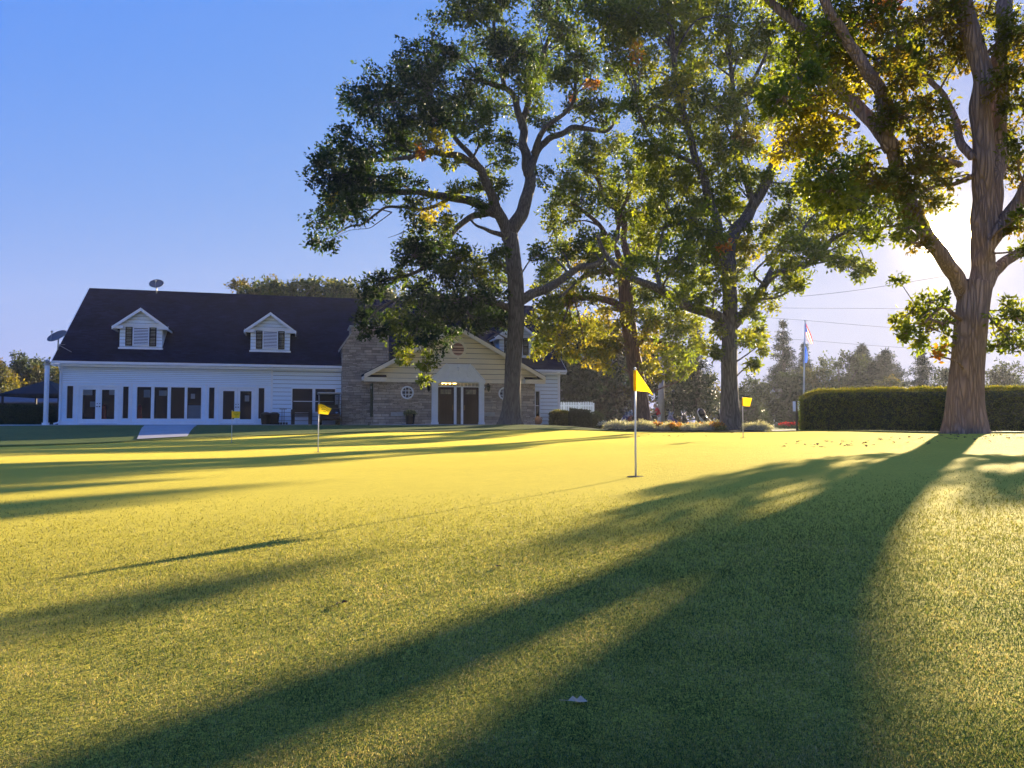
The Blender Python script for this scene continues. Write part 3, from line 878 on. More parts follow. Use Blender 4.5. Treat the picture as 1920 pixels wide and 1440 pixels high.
clap(gw, shift(0, WB-0.02), 2.62, za-0.2, 0.30, lambda z: max(lo(z), wc-(za-0.02-z)/sl), lambda z: min(hi(z), wc+(za-0.02-z)/sl))
gw.build('gable_wall', [M['cream'], M['seam_shadow']], house)
rb = MB()
bt = (za-EZ)/SL+EB+0.2
for sg in (-1, 1):
    p0 = (wc+sg*(hwid+ov), WB-0.35, 2.78); p1 = (wc, WB-0.35, za); p2 = (wc, bt, za); p3 = (wc+sg*(hwid+ov), 0.4, 2.78)
    slab(rb, [p0, p1, p2, p3] if sg < 0 else [p3, p2, p1, p0], (sg*sl, 0, 1), -0.08)
rb.build('wing_roof', M['shingle'], house)
tr = MB()
for sg in (-1, 1):
    xo = wc+sg*(hwid+ov); 
    tr.prism([(xo, WB-0.39, 2.78+0.05), (wc, WB-0.39, za+0.05), (wc, WB-0.39, za-0.20), (xo, WB-0.39, 2.78-0.2)], (0, 0.05, 0))
    a, b = sorted((xo, xo-sg*1.25))
    tr.box(a, b, WB-0.33, WB-0.025, 2.42, 2.66)
    tr.prism([(a, WB-0.345, 2.66), (b, WB-0.345, 2.66), (b, WB-0.03, 2.80) , (a, WB-0.03, 2.80)], (0, 0, 0.015), 1)
    a, b = sorted((xo, xo-sg*0.08)); tr.box(a, b, WB-0.33, 0.3, 2.55, 2.74)
    a, b = sorted((xo-sg*0.08, xo-sg*(ov+0.02))); tr.box(a, b, WB-0.02, 0.2, 2.56, 2.60)
tr.box(w0+0.7, pl-0.02, WB-0.045, WB-0.002, 2.42, 2.63); tr.box(pr+0.02, w1-0.7, WB-0.045, WB-0.002, 2.42, 2.63)
tr.build('wing_trim', [M['creamtrim'], M['shingle']], house)

# round louvered vent
vz = hp(858, 655, WB)[1]; vs_ = hs_(858, WB); vr = 0.36
vb = MB()
def ring(mb, s, z, y0, y1, r0, r1, n=28, m=0):
    vs = []
    for k in range(n):
        a = 2*math.pi*k/n
        for (r, y) in ((r0, y0), (r1, y0), (r1, y1), (r0, y1)):
            vs.append((s+r*math.cos(a), y, z+r*math.sin(a)))
    fs = []
    for k in range(n):
        j = (k+1) % n
        for q in range(4):
            fs.append((k*4+q, k*4+(q+1) % 4, j*4+(q+1) % 4, j*4+q))
    mb.add(vs, fs, m)
ring(vb, vs_, vz, WB-0.09, WB-0.02, vr, vr+0.09)
ring(vb, vs_, vz, WB-0.07, WB-0.02, vr+0.09, vr+0.15)
vb.prism([(vs_-0.07, WB-0.10, vz-vr-0.06), (vs_+0.07, WB-0.10, vz-vr-0.06), (vs_+0.05, WB-0.10, vz-vr-0.22), (vs_-0.05, WB-0.10, vz-vr-0.22)], (0, 0.07, 0))
vt = vb.build('round_vent', M['creamtrim'], house)
lb = MB(); lb.add([(vs_+vr*math.cos(a), WB-0.03, vz+vr*math.sin(a)) for a in np.linspace(0, 2*math.pi, 28, endpoint=False)], [tuple(range(28))], 1)
for k in range(7):
    zz = vz - vr + 2*vr*(k+0.1)/7; hwv = math.sqrt(max(0.0, vr**2 - (zz+0.04-vz)**2))*0.98
    lb.add([(vs_-hwv, WB-0.07, zz), (vs_+hwv, WB-0.07, zz), (vs_+hwv, WB-0.045, zz+0.065), (vs_-hwv, WB-0.045, zz+0.065)], [(0,1,2,3)])
lb.build('louver', [simple('pinkish_louver_paint', (0.5, 0.3, 0.25), 0.5, 0.1, 5, 0.05), M['shutter']], vt)

# pilasters, pediment, transom, doors
for (a, b) in ((pl, dl), (dr, pr)):
    pb = MB(); pb.box(a, b, WB-0.14, WB+0.02, -0.02, 2.36)
    pb.box(a-0.03, b+0.03, WB-0.17, WB+0.01, -0.02, 0.16); pb.box(a-0.03, b+0.03, WB-0.17, WB+0.01, 2.14, 2.2); pb.box(a-0.04, b+0.04, WB-0.18, WB+0.01, 2.36, 2.46)
    pb.box(a+0.06, b-0.06, WB-0.155, WB-0.13, 0.3, 2.05)
    pb.build('pilaster', M['trim'], house)
pb = MB()
zb_ = 2.46; zp = hp(862, 682, WB-0.2)[1]; pc = (pl+pr)/2
pb.box(pl-0.06, pr+0.06, WB-0.2, WB-0.0, zb_, zb_+0.1)
cut = 0.42
pts = [(pl-0.02, zb_+0.1), (pr+0.02, zb_+0.1), (pc+0.72, zp-0.02), (pc-0.72, zp-0.02)]
pb.prism([(x, WB-0.16, z) for x, z in pts], (0, 0.13, 0))
for sg in (-1, 1):
    pb.tube([(pc+sg*(pr-pl)/2*1.0, WB-0.17, zb_+0.13), (pc+sg*0.8, WB-0.17, zp-0.12)], 0.035, 6, smooth=False)
    arc = [(pc+sg*(0.72-0.2*math.sin(t_)), WB-0.17, zp-0.02-0.42*(1-math.cos(t_))) for t_ in np.linspace(0, 2.4, 10)]
    pb.tube(arc, 0.03, 6)
pb.ball((pc, WB-0.17, zp-0.2), 0.08); pb.lathe([(0.03, 0), (0.06, 0.04), (0.03, 0.1), (0.07, 0.16)], 10, M=Matrix.Translation((pc, WB-0.17, zp-0.42)))
pb.build('pediment', M['trim'], house)
fr = MB(); dy = WB+0.02
zt0, zt1 = 2.09, 2.38
zd = hp(860, 726, WB)[1]
zt0 = zd+0.06; zt1 = 2.40
fr.box(dl, dr, WB-0.08, WB+0.08, zt1, 2.46); fr.box(dl, dr, WB-0.08, WB+0.08, zd, zt0)
n = 11
for k in range(1, n):
    x = dl + (dr-dl)*k/n; fr.box(x-0.012, x+0.012, WB-0.03, WB+0.03, zt0, zt1)
m0, m1, m2, m3 = [hs_(x, WB) for x in (851, 855.5, 864, 868)]
fr.box(m0, m1, WB-0.1, WB+0.06, 0.0, zd); fr.box(m2, m3, WB-0.1, WB+0.06, 0.0, zd)
tf = fr.build('transom', M['trim'], house)
MB().add([(dl, WB+0.04, zt0), (dr, WB+0.04, zt0), (dr, WB+0.04, zt1), (dl, WB+0.04, zt1)], [(0,1,2,3)]).build('pane', M['glass'], tf)
for (a, b, lab) in ((dl+0.01, m0-0.005, 0), (m3+0.005, dr-0.01, 1)):
    db = MB(); db.box(a, b, WB+0.0, WB+0.05, 0.02, zd-0.01)
    wdt = b-a
    for (z0_, z1_) in ((0.2, 0.85), (1.0, 1.45)):
        for k in (0, 1):
            x0 = a+0.1+k*(wdt/2-0.02); frame_rect(db, x0, x0+wdt/2-0.16, z0_, z1_, WB-0.012, WB-0.001, 0.03)
    frame_rect(db, a+0.13, b-0.13, zd-0.42, zd-0.12, WB-0.016, WB-0.001, 0.02)
    d = db.build('entrance_door', M['door'], house)
    gp = MB(); gp.box(a+0.15, b-0.15, WB-0.006, WB-0.001, zd-0.40, zd-0.14)
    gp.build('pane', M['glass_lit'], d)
    for x_ in ((a+b)/2-0.1, (a+b)/2+0.1): MB().box(x_-0.008, x_+0.008, WB-0.012, WB-0.0065, zd-0.40, zd-0.14).build('glazing_bar', M['door'], d)
    hx = b-0.08 if lab == 0 else a+0.08
    hb_ = MB(); hb_.tube([(hx, WB-0.02, 0.85), (hx, WB-0.06, 0.9), (hx, WB-0.06, 1.08), (hx, WB-0.02, 1.12)], 0.012, 6)
    hb_.build('handle', M['brass'], d)
sd = MB(); frame_rect(sd, m1+0.004, m2-0.004, 0.02, zd-0.01, WB+0.0, WB+0.04, 0.05, wb=0.75)
for z_ in (1.1, 1.5): sd.box(m1+0.05, m2-0.05, WB+0.0, WB+0.03, z_-0.012, z_+0.012)
so_ = sd.build('sidelight', M['black'], house)
MB().add([(m1+0.05, WB+0.035, 0.77), (m2-0.05, WB+0.035, 0.77), (m2-0.05, WB+0.035, zd-0.06), (m1+0.05, WB+0.035, zd-0.06)], [(0,1,2,3)]).build('pane', M['glass'], so_)
# room behind the entrance
ib = MB(); i0, i1 = w0+0.2, w1-0.2
ib.add([(i0,0.05,0),(i1,0.05,0),(i1,0.05,2.9),(i0,0.05,2.9)], [(0,1,2,3)])
ib.add([(i0,WB+.06,0),(i0,0.05,0),(i0,0.05,2.9),(i0,WB+.06,2.9)], [(0,1,2,3)]); ib.add([(i1,WB+.06,0),(i1,0.05,0),(i1,0.05,2.9),(i1,WB+.06,2.9)], [(3,2,1,0)])
ib.add([(i0,WB+.06,2.9),(i1,WB+.06,2.9),(i1,0.05,2.9),(i0,0.05,2.9)], [(0,1,2,3)]); ib.add([(i0,WB+.06,0.01),(i1,WB+.06,0.01),(i1,0.05,0.01),(i0,0.05,0.01)], [(3,2,1,0)])
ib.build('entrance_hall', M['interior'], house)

# round windows
def round_window(px, py):
    s, z = hp(px, py, WB); r = 0.29
    fb = MB(); ring(fb, s, z, WB-0.06, WB-0.001, r, r+0.085)
    for k in (-1, 1):
        c = r*0.94
        fb.box(s+k*r/3-0.014, s+k*r/3+0.014, WB-0.04, WB-0.008, z-c, z+c); 
        fb.box(s-c, s+c, WB-0.038, WB-0.009, z+k*r/3-0.014, z+k*r/3+0.014)
    ring(fb, s, z, WB-0.02, WB-0.001, r+0.085, r+0.2, m=1)
    fo = fb.build('round_window', [M['trim'], M['stone']], house)
    pb = MB(); n = 28; pb.add([(s+r*1.02*math.cos(2*math.pi*k/n), WB-0.007, z+r*1.02*math.sin(2*math.pi*k/n)) for k in range(n)], [tuple(range(n))])
    pb.build('pane', M['darkglass'], fo)
round_window(763.5, 736); round_window(946, 738)
# pale date stones in the wall
s, z = hp(748, 777, WB); MB().rbox(s-0.45, s+0.45, WB-0.03, WB+0.02, z-0.1, z+0.12, 0.01).build('wall_stone', M['concrete'], house)
s, z = hp(917, 777, WB); MB().rbox(s-0.3, s+0.35, WB-0.03, WB+0.02, z-0.1, z+0.12, 0.01).build('wall_stone', M['concrete'], house)
# green side door in the short wall beside the chimney
gd = MB(); gd.box(w0-0.05, w0-0.002, WB+0.25, WB+1.35, 0.45, 2.35)
for k in range(4): 
    a = WB+0.29+k*0.265; gd.box(w0-0.065, w0-0.05, a, a+0.22, 0.52, 2.28)
gdo = gd.build('side_shutter', M['greenpaint'], house)
MB().box(w0-0.075, w0-0.066, WB+0.55, WB+0.9, 2.06, 2.2).build('sign_plate', M['paper'], gdo)
# small sash at the far right of the main wall
o = op(1003.5, 1012, 0.25, 2.1); window(o, [(o[0]+0.03, o[1]-0.03)], 0.05, rail=1.2)

# wall lanterns, chandelier
def lantern(px, lab):
    s, z = hp(px, 727, WB)
    e = thing('wall_lantern', lab, 'lantern', hw(s, WB, z), TH, 'lanterns flanking the entrance')
    b = MB(); b.box(-0.06, 0.06, -0.02, 0.0, -0.1, 0.25); b.tube([(0, 0, 0.18), (0, -0.12, 0.26), (0, -0.16, 0.2)], 0.014, 6)
    b.lathe([(0.02, 0.24), (0.04, 0.2), (0.12, 0.12), (0.12, 0.1)], 6, M=Matrix.Translation((0, -0.16, 0)), smooth=False)
    b.lathe([(0.05, -0.2), (0.06, -0.17), (0.015, -0.24)], 6, M=Matrix.Translation((0, -0.16, 0)), smooth=False)
    for k in range(6):
        a = k*math.pi/3; b.tube([(0.1*math.cos(a), -0.16+0.1*math.sin(a), 0.1), (0.055*math.cos(a), -0.16+0.055*math.sin(a), -0.17)], 0.008, 4)
    b.build('body', M['black'], e)
    g = MB(); g.lathe([(0.05, -0.16), (0.092, 0.09)], 6, M=Matrix.Translation((0, -0.16, 0)), smooth=False); g.build('lamp_glass', M['darkglass'], e)
lantern(803, 'black wall lantern on the stone between round window and left entrance pilaster')
lantern(915, 'black wall lantern on the stone between right entrance pilaster and the oak trunk')
s, z = hp(842, 718, WB+0.8)
ch = thing('chandelier', 'lit chandelier glowing behind the transom over the entrance doors', 'chandelier', hw(s, WB+0.8, z), TH)
b = MB(); b.cyl((0, 0, 0.0), 0.02, 0.42, 8); b.ball((0, 0, -0.1), 0.06)
u = MB()
for k in range(10):
    a = 2*math.pi*k/10; r = 0.42
    b.tube([(0, 0, -0.08), (r*0.6*math.cos(a), r*0.6*math.sin(a), -0.14), (r*math.cos(a), r*math.sin(a), -0.06)], 0.012, 5)
    MB().ball((r*math.cos(a), r*math.sin(a), -0.01), 0.045, sub=1).build('bulb', M['bulb'], ch)
for k in range(5):
    a = 2*math.pi*k/5+.3; r = 0.2
    b.tube([(0, 0, 0.1), (r*math.cos(a), r*math.sin(a), 0.08)], 0.012, 5); MB().ball((r*math.cos(a), r*math.sin(a), 0.12), 0.045, sub=1).build('bulb', M['bulb'], ch)
b.build('frame', M['brass'], ch)

# patio strip and path
def strip_local(name, pts, mat, dz=0.03):
    """pts in house coordinates (s, b); laid on the ground"""
    mb = MB(); n = len(pts)
    vs = [hw(s, b) for s, b in pts]
    top = [Vector((p.x, p.y, max(G(p.x, p.y), 0) + dz)) for p in vs]
    mb.prism(top, (0, 0, -0.15))
    o = mb.build(name, mat); tag(o, kind='structure'); return o
strip_local('patio', [(-6.5, 0.6), (-6.5, -1.15), (w0-0.2, -1.15), (w0-0.2, 0.6)], M['concrete'], 0.02)
strip_local('entrance_walk', [(w0-0.19, WB), (w0-0.19, WB-1.3), (L+2, WB-1.5), (L+2, WB+1.2), (w1+0.05, WB+1.2), (w1+0.05, WB-0.01), (w0-0.18, WB-0.01)], M['path'], 0.03)
# concrete path running from the patio down to the green
def gpx(x, y, Y0=30):
    """ground point under picture pixel"""
    Y = 20.0
    for _ in range(60):
        P = at(x, y, Y); 
        Y += (P.z - G(P.x, P.y)) * 8
        Y = min(max(Y, 3), 60)
    return at(x, y, Y)
pA, pB = hw(hs_(272, -1.15), -1.16), hw(hs_(372, -1.15), -1.16)
mb = MB(); rows_ = 14; vs = []
pC, pD = onground(258, 25.0), onground(352, 26.8)
for k in range(rows_+1):
    t_ = k/rows_
    for j in range(5):
        u_ = j/4
        a = pA.lerp(pC, t_); b_ = pB.lerp(pD, t_); p = a.lerp(b_, u_)
        vs.append((p.x, p.y, G(p.x, p.y)+0.012))
mb.v = vs; mb.f = [(k*5+j, k*5+j+1, (k+1)*5+j+1, (k+1)*5+j) for k in range(rows_) for j in range(4)]
mb.f = [f[::-1] for f in mb.f]; mb.m = [0]*len(mb.f); mb.sm = [True]*len(mb.f)
tag(mb.build('path', M['path']), kind='structure')

# satellite dishes
def dish(loc, aim, r, lab, legs):
    e = thing('satellite_dish', lab, 'satellite dish', loc)
    d = MB(); n = 9; prof = [(r*k/n, 0.28*r*(k/n)**2) for k in range(n+1)]
    q = Vector(aim).normalized().to_track_quat('Z', 'Y').to_matrix().to_4x4()
    Mx = Matrix.Translation((0, 0, 0.62*r+0.35)) @ q
    d.lathe([(0.01, 0.012)] + [(a, b+0.012) for a, b in prof[1:]] + [(r*1.015, 0.28*r), (r*1.0, 0.28*r-0.025)] + [(a, b-0.012) for a, b in prof[::-1][1:-1]] + [(0.01, -0.012)], 32, M=Mx)
    d.build('reflector', M['dish'], e)
    a = MB(); c = Mx @ Vector((0, 0, -0.02))
    a.tube([(0, 0, -0.05), (0, 0, 0.3), c], 0.035, 8)
    for lg in legs: a.tube([(0, 0, 0.3), lg], 0.018, 6)
    a.build('mast', M['metal'], e)
    f = MB(); tip = Mx @ Vector((0, -0.25*r, 0.95*r)); f.tube([Mx @ Vector((0, -0.98*r, 0.27*r)), tip], 0.015, 6); f.ball(tip, 0.06)
    f.build('feed_arm', M['metal'], e)
s_, _ = hp(293, 548, 6.6)
dish(hw(s_, 6.7, 8.25), (0.15, -0.70, 0.70), 0.43, 'grey satellite dish on the roof ridge above the left dormer', [])
s_, _ = hp(109, 660, 0.6)
dish(hw(s_-0.0, 0.55, zr(0.55)-0.03), (-0.2, -0.62, 0.76), 0.52, 'grey satellite dish at the left end of the eave', [(0.85, -0.2, -0.12), (0.1, 0.6, 0.36)])
# ------------------------------------------------------------------ trees
def catmull(P, per=6):
    P = [np.array(p, float) for p in P]
    if len(P) == 2:
        return [P[0] + (P[1]-P[0])*t for t in np.linspace(0, 1, per+1)]
    out = []
    for i in range(len(P)-1):
        p0 = P[max(i-1, 0)]; p1 = P[i]; p2 = P[i+1]; p3 = P[min(i+2, len(P)-1)]
        for t in np.linspace(0, 1, per, endpoint=False):
            out.append(0.5*((2*p1)+(-p0+p2)*t+(2*p0-5*p1+4*p2-p3)*t*t+(-p0+3*p1-3*p2+p3)*t**3))
    out.append(P[-1])
    return out

def unit(v):
    return v / np.maximum(np.linalg.norm(v, axis=-1, keepdims=True), 1e-9)

def leaf_quads(P, out, k, Lm, Wr, cols, droop=0.25, flat=0.0, curl=0.12):
    """k kite leaves per tuft point; returns corner positions and colours"""
    n = len(P)
    p = np.repeat(P, k, 0); o = np.repeat(out, k, 0); c = np.repeat(cols, k, 0)
    N = n*k
    d = unit(o*0.55 + unit(rng.normal(size=(N, 3))) + np.array([0, 0, -droop]))
    s = unit(np.cross(d, unit(rng.normal(size=(N, 3)) + np.array([0, 0, flat]))))
    nn = np.cross(d, s)
    Ln = (Lm * rng.uniform(0.7, 1.3, N))[:, None]; W = Ln * Wr * rng.uniform(0.8, 1.2, (N, 1))
    p = p + rng.normal(size=(N, 3))*Lm*0.42
    b = p + d*Ln*0.12
    l = p + d*Ln*0.6 + s*W*0.5 + nn*Ln*curl
    r = p + d*Ln*0.6 - s*W*0.5 + nn*Ln*curl
    t = p + d*Ln*1.1 - nn*Ln*0.05
    V = np.stack([b, l, t, r], 1).reshape(-1, 3)
    c = c * rng.uniform(0.7, 1.3, (N, 1))
    return V, np.repeat(c, 4, 0)

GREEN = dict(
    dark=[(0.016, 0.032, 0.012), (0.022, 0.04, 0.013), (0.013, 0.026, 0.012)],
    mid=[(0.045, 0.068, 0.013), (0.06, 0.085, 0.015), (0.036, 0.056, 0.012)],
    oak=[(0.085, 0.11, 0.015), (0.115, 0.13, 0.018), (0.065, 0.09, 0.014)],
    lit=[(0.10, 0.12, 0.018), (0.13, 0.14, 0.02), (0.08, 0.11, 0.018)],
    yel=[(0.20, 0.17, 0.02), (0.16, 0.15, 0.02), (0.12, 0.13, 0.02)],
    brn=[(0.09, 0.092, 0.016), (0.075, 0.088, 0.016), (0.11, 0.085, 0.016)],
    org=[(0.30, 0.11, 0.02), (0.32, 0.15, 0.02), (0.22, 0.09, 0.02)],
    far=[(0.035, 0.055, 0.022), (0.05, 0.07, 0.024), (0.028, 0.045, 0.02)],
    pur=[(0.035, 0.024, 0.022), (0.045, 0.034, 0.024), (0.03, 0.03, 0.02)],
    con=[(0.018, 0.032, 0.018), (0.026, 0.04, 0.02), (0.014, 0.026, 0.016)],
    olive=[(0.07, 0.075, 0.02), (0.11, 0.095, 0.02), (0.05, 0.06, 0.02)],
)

def tree(name, label, cat, Y, limbs, blobs, barkmat, leafmat='leaf', leafL=0.17, tufts=17, k=7, subden=9.0, hue='mid', group=None,
         sig=1.3, flare=0.9, twig=True, base=None, nside=14, sub_r=0.36, flat=0.0, seed=None, jitter=0.0):
    """limbs: (points[(x,y)], (w0,w1) widths in px, (d0,d1) depth offsets in m); blobs: (x, y, r[, hue])"""
    sc = Y / F
    L0 = limbs[0]
    b0 = at(L0[0][0][0], L0[0][0][1], Y)
    base = base or Vector((b0.x, b0.y, G(b0.x, b0.y)))
    e = thing(name, label, cat, base, 0, group)
    off = np.array(base)
    tm = MB()
    S = []      # limb samples: px, world, limb index, radius
    for li, (pts, wpx, dd) in enumerate(limbs):
        n = len(pts)
        lens = [0]
        for a, b in zip(pts, pts[1:]): lens.append(lens[-1] + math.hypot(b[0]-a[0], b[1]-a[1]))
        W3 = []
        for (x, y), l in zip(pts, lens):
            t_ = l / lens[-1]
            W3.append(np.array(at(x, y, Y + dd[0] + (dd[1]-dd[0])*t_)))
        C = catmull(W3, 7); m = len(C)
        cl = np.concatenate([[0], np.cumsum(np.linalg.norm(np.diff(np.array(C), axis=0), axis=1))]); cl /= cl[-1]
        rad = [(wpx[0] + (wpx[1]-wpx[0])*(t_**0.8))*0.5*sc for t_ in cl]
        wig = 0.0 if li == 0 else 0.35
        C2 = []
        for i, p in enumerate(C):
            nv = noise.noise_vector(Vector(p)*0.9 + Vector((li*3.1, 0, 0)))
            f_ = wig * rad[i] * (1 if 0 < i < m-1 else 0)
            C2.append(p + np.array(nv)*f_*2.2 - off)
        if li == 0:
            C2[0][2] = -0.12
            h = [p[2] for p in C2]
            rad = [r*(1 + flare*math.exp(-max(0, hh)/0.45)) for r, hh in zip(rad, h)]
            ph = random.uniform(0, 6)
            lob = lambda i, a, h=h, ph=ph: 1 + 0.24*math.exp(-max(0, h[i])/0.6)*math.sin(5*a+ph) + 0.05*math.sin(3*a+h[i]*1.3+ph) + 0.03*math.sin(7*a-h[i]*2.1)
            tm.tube(C2, rad, 22, 0, True, lob)
        else:
            ph = random.uniform(0, 6)
            lob = lambda i, a, ph=ph: 1 + 0.07*math.sin(3*a+i*0.7+ph)
            tm.tube(C2, rad, nside, 0, True, lob)
        for i in range(m):
            P = C2[i] + off
            q = (P[0]/P[1])
            S.append((P, li, i, rad[i]))
    SP_ = np.array([s[0] for s in S])
    pxs = 960 + F*SP_[:, 0]/SP_[:, 1]*0.999
    pys = HOR_PX - F*(SP_[:, 2]-CAMZ)/SP_[:, 1]
    limbi = np.array([s[1] for s in S])
    P_t = []; O_t = []; C_t = []
    for bl in blobs:
        x, y, r = bl[0], bl[1], bl[2]; hu = bl[3] if len(bl) > 3 else hue
        d2 = (pxs-x)**2 + (pys-y)**2
        d2 = np.where(limbi == 0, d2*2.5, d2)
        i0 = int(np.argmin(d2))
        dep = SP_[i0, 1] - Y + rng.normal()*sig
        if len(bl) > 4: dep = bl[4]
        c = np.array(at(x, y, Y + dep))
        if c[2] < 1.0 and Y < 60: pass
        rw = r*sc
        # supporting branch
        d3 = np.linalg.norm(SP_ - c, axis=1) + np.where(SP_[:, 2] > c[2]+0.5, 1.0, 0)
        j = int(np.argmin(d3)); p0 = SP_[j]
        back = max(0, j-4)
        if limbi[back] == limbi[j]: p0 = SP_[back]
        if twig:
            rr = min(0.55*S[j][3], 0.018 + 0.03*math.sqrt(np.linalg.norm(c-p0)*rw))
            mid = (p0*0.5+c*0.5) + rng.normal(size=3)*0.10*np.linalg.norm(c-p0) + np.array([0, 0, 0.06*np.linalg.norm(c-p0)])
            cc = catmull([p0, mid, c], 4)
            tm.tube([p-off for p in cc], np.linspace(rr, rr*0.45, len(cc)), 6, 0, False)
        ns = max(2 if hu == 'org' else 5, int(round(subden*(r/36.0)**1.6)))
        dirs = unit(rng.normal(size=(ns, 3))); rad_ = rng.uniform(0.25, 1.0, (ns, 1))**0.6
        subs = c + dirs*rad_*rw*np.array([0.95, 1.0, 0.82])
        for q in subs:
            if twig:
                mm = (c+q)/2 + rng.normal(size=3)*0.08*rw
                tm.tube([c-off, mm-off, q-off], [0.016+0.008*rw, 0.011, 0.005], 4, 0, False)
            nt_ = max(3, int(tufts*rng.uniform(0.6, 1.4)*min(1.6, (rw/0.95)**0.7 if rw < 0.95 else 1)))
            g = rng.normal(size=(nt_, 3))*np.array([1, 1, 0.75])*rw*sub_r*0.75
            P_t.append(q + g); O_t.append(unit(g + (q-c)*0.8 + np.array([0, 0, 0.15*rw])))
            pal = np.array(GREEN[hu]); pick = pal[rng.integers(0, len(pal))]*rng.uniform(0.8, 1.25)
            C_t.append(np.repeat(pick[None], nt_, 0))
    tr = tm.build('trunk', M[barkmat], e)
    P_t = np.concatenate(P_t) - off; O_t = np.concatenate(O_t); C_t = np.concatenate(C_t)
    V, cc = leaf_quads(P_t, O_t, k, leafL, 0.48, C_t, flat=flat)
    quads_obj('crown', V, 4, cc, M[leafmat], e)
    return e

# big oak by the clubhouse door
A_limbs = [
 ([(957,808),(958,770),(962,700),(967,610),(966,520),(957,440)], (32,29), (0,0)),
 ([(957,445),(940,405),(920,359),(904,320),(869,296),(835,291),(800,286),(765,300)], (25,7), (0,-2.5)),
 ([(957,445),(968,420),(982,384),(991,342),(988,300),(982,270),(979,240),(968,191),(950,167),(917,156),(881,137)], (30,7), (0,1.5)),
 ([(988,330),(1005,281),(1025,264),(1053,250),(1078,239),(1117,245),(1143,242),(1160,205),(1192,188)], (17,5), (0.3,2.5)),
 ([(1000,288),(1012,255),(1033,231),(1072,197),(1080,150)], (13,5), (0.3,-2)),
 ([(979,240),(990,190),(1010,130),(1030,70),(1045,10),(1050,-60)], (14,5), (1,3)),
 ([(950,167),(935,110),(925,50),(935,-20)], (10,4), (1,-1)),
 ([(935,400),(883,379),(841,370),(799,362),(729,360),(700,367),(678,384),(653,398),(640,420)], (20,5), (0,-3.5)),
 ([(845,371),(815,388),(790,392),(752,388),(724,388),(705,402),(680,420),(655,425),(630,440)], (8,2.5), (-1.2,-3)),
 ([(904,320),(880,290),(850,250),(820,205),(790,160)], (12,5), (-0.6,-1)),
 ([(800,287),(760,295),(720,300),(690,305),(640,330)], (9,4), (-2,-3.5)),
 ([(925,398),(892,404),(864,424),(844,443),(830,469),(810,490),(770,515),(725,525)], (14,5), (0.2,-2.2)),
 ([(951,440),(930,436),(911,429),(893,422),(880,410)], (12,3), (0,-1.0)),
 ([(966,585),(930,570),(890,560),(845,566),(800,585),(775,620)], (14,5), (0.2,-2.2)),
 ([(966,575),(985,555),(1004,545),(1032,539),(1060,519),(1086,502),(1110,497),(1135,480),(1160,440)], (22,7), (0,1.8)),
 ([(1015,543),(1036,560),(1052,556),(1080,530)], (8,4), (0.5,0)),
 ([(845,566),(800,555),(750,560),(715,575),(690,600)], (8,3), (-1,-2.6)),
]
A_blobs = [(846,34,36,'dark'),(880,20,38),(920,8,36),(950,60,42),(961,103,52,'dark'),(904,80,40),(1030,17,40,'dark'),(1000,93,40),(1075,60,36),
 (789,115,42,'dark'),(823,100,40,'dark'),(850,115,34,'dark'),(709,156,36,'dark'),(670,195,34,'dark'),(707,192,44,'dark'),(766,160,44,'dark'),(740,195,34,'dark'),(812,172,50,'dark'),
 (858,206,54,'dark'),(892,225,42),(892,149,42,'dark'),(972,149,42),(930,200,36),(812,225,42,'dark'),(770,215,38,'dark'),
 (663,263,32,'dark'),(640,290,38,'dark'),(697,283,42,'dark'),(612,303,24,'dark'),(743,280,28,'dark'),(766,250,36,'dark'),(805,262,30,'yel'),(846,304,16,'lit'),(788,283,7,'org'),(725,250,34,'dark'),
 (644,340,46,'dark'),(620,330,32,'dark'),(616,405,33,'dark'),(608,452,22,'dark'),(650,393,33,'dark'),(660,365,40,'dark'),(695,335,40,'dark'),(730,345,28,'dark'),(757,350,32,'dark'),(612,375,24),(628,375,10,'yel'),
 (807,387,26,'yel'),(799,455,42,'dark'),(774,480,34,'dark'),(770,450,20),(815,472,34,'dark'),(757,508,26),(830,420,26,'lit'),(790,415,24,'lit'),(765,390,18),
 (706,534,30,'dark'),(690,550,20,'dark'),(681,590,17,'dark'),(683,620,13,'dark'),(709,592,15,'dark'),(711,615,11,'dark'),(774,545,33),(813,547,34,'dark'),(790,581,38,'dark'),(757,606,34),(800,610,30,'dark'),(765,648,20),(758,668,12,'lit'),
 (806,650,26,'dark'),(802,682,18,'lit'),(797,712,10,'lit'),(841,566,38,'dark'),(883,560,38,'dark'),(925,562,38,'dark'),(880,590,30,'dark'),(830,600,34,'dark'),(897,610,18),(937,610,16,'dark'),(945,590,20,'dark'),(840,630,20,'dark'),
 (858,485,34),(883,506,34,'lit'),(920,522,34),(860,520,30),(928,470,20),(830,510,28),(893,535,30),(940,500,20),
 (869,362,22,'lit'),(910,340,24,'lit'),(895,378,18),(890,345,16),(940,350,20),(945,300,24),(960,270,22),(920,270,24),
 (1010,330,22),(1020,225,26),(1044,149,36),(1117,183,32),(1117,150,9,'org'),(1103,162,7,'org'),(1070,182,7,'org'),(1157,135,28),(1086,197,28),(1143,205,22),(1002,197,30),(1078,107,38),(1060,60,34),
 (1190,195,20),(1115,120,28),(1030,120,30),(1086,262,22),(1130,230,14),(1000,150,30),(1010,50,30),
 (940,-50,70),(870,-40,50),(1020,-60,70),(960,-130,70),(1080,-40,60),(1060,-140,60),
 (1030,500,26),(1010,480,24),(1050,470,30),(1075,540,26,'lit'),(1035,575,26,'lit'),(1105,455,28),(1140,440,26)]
TA = tree('oak_tree', 'dark leaved oak with grey trunk beside the stone clubhouse entrance', 'tree', 38.0, A_limbs, A_blobs, 'barkA', hue='mid', tufts=16, leafL=0.185, flare=0.6)

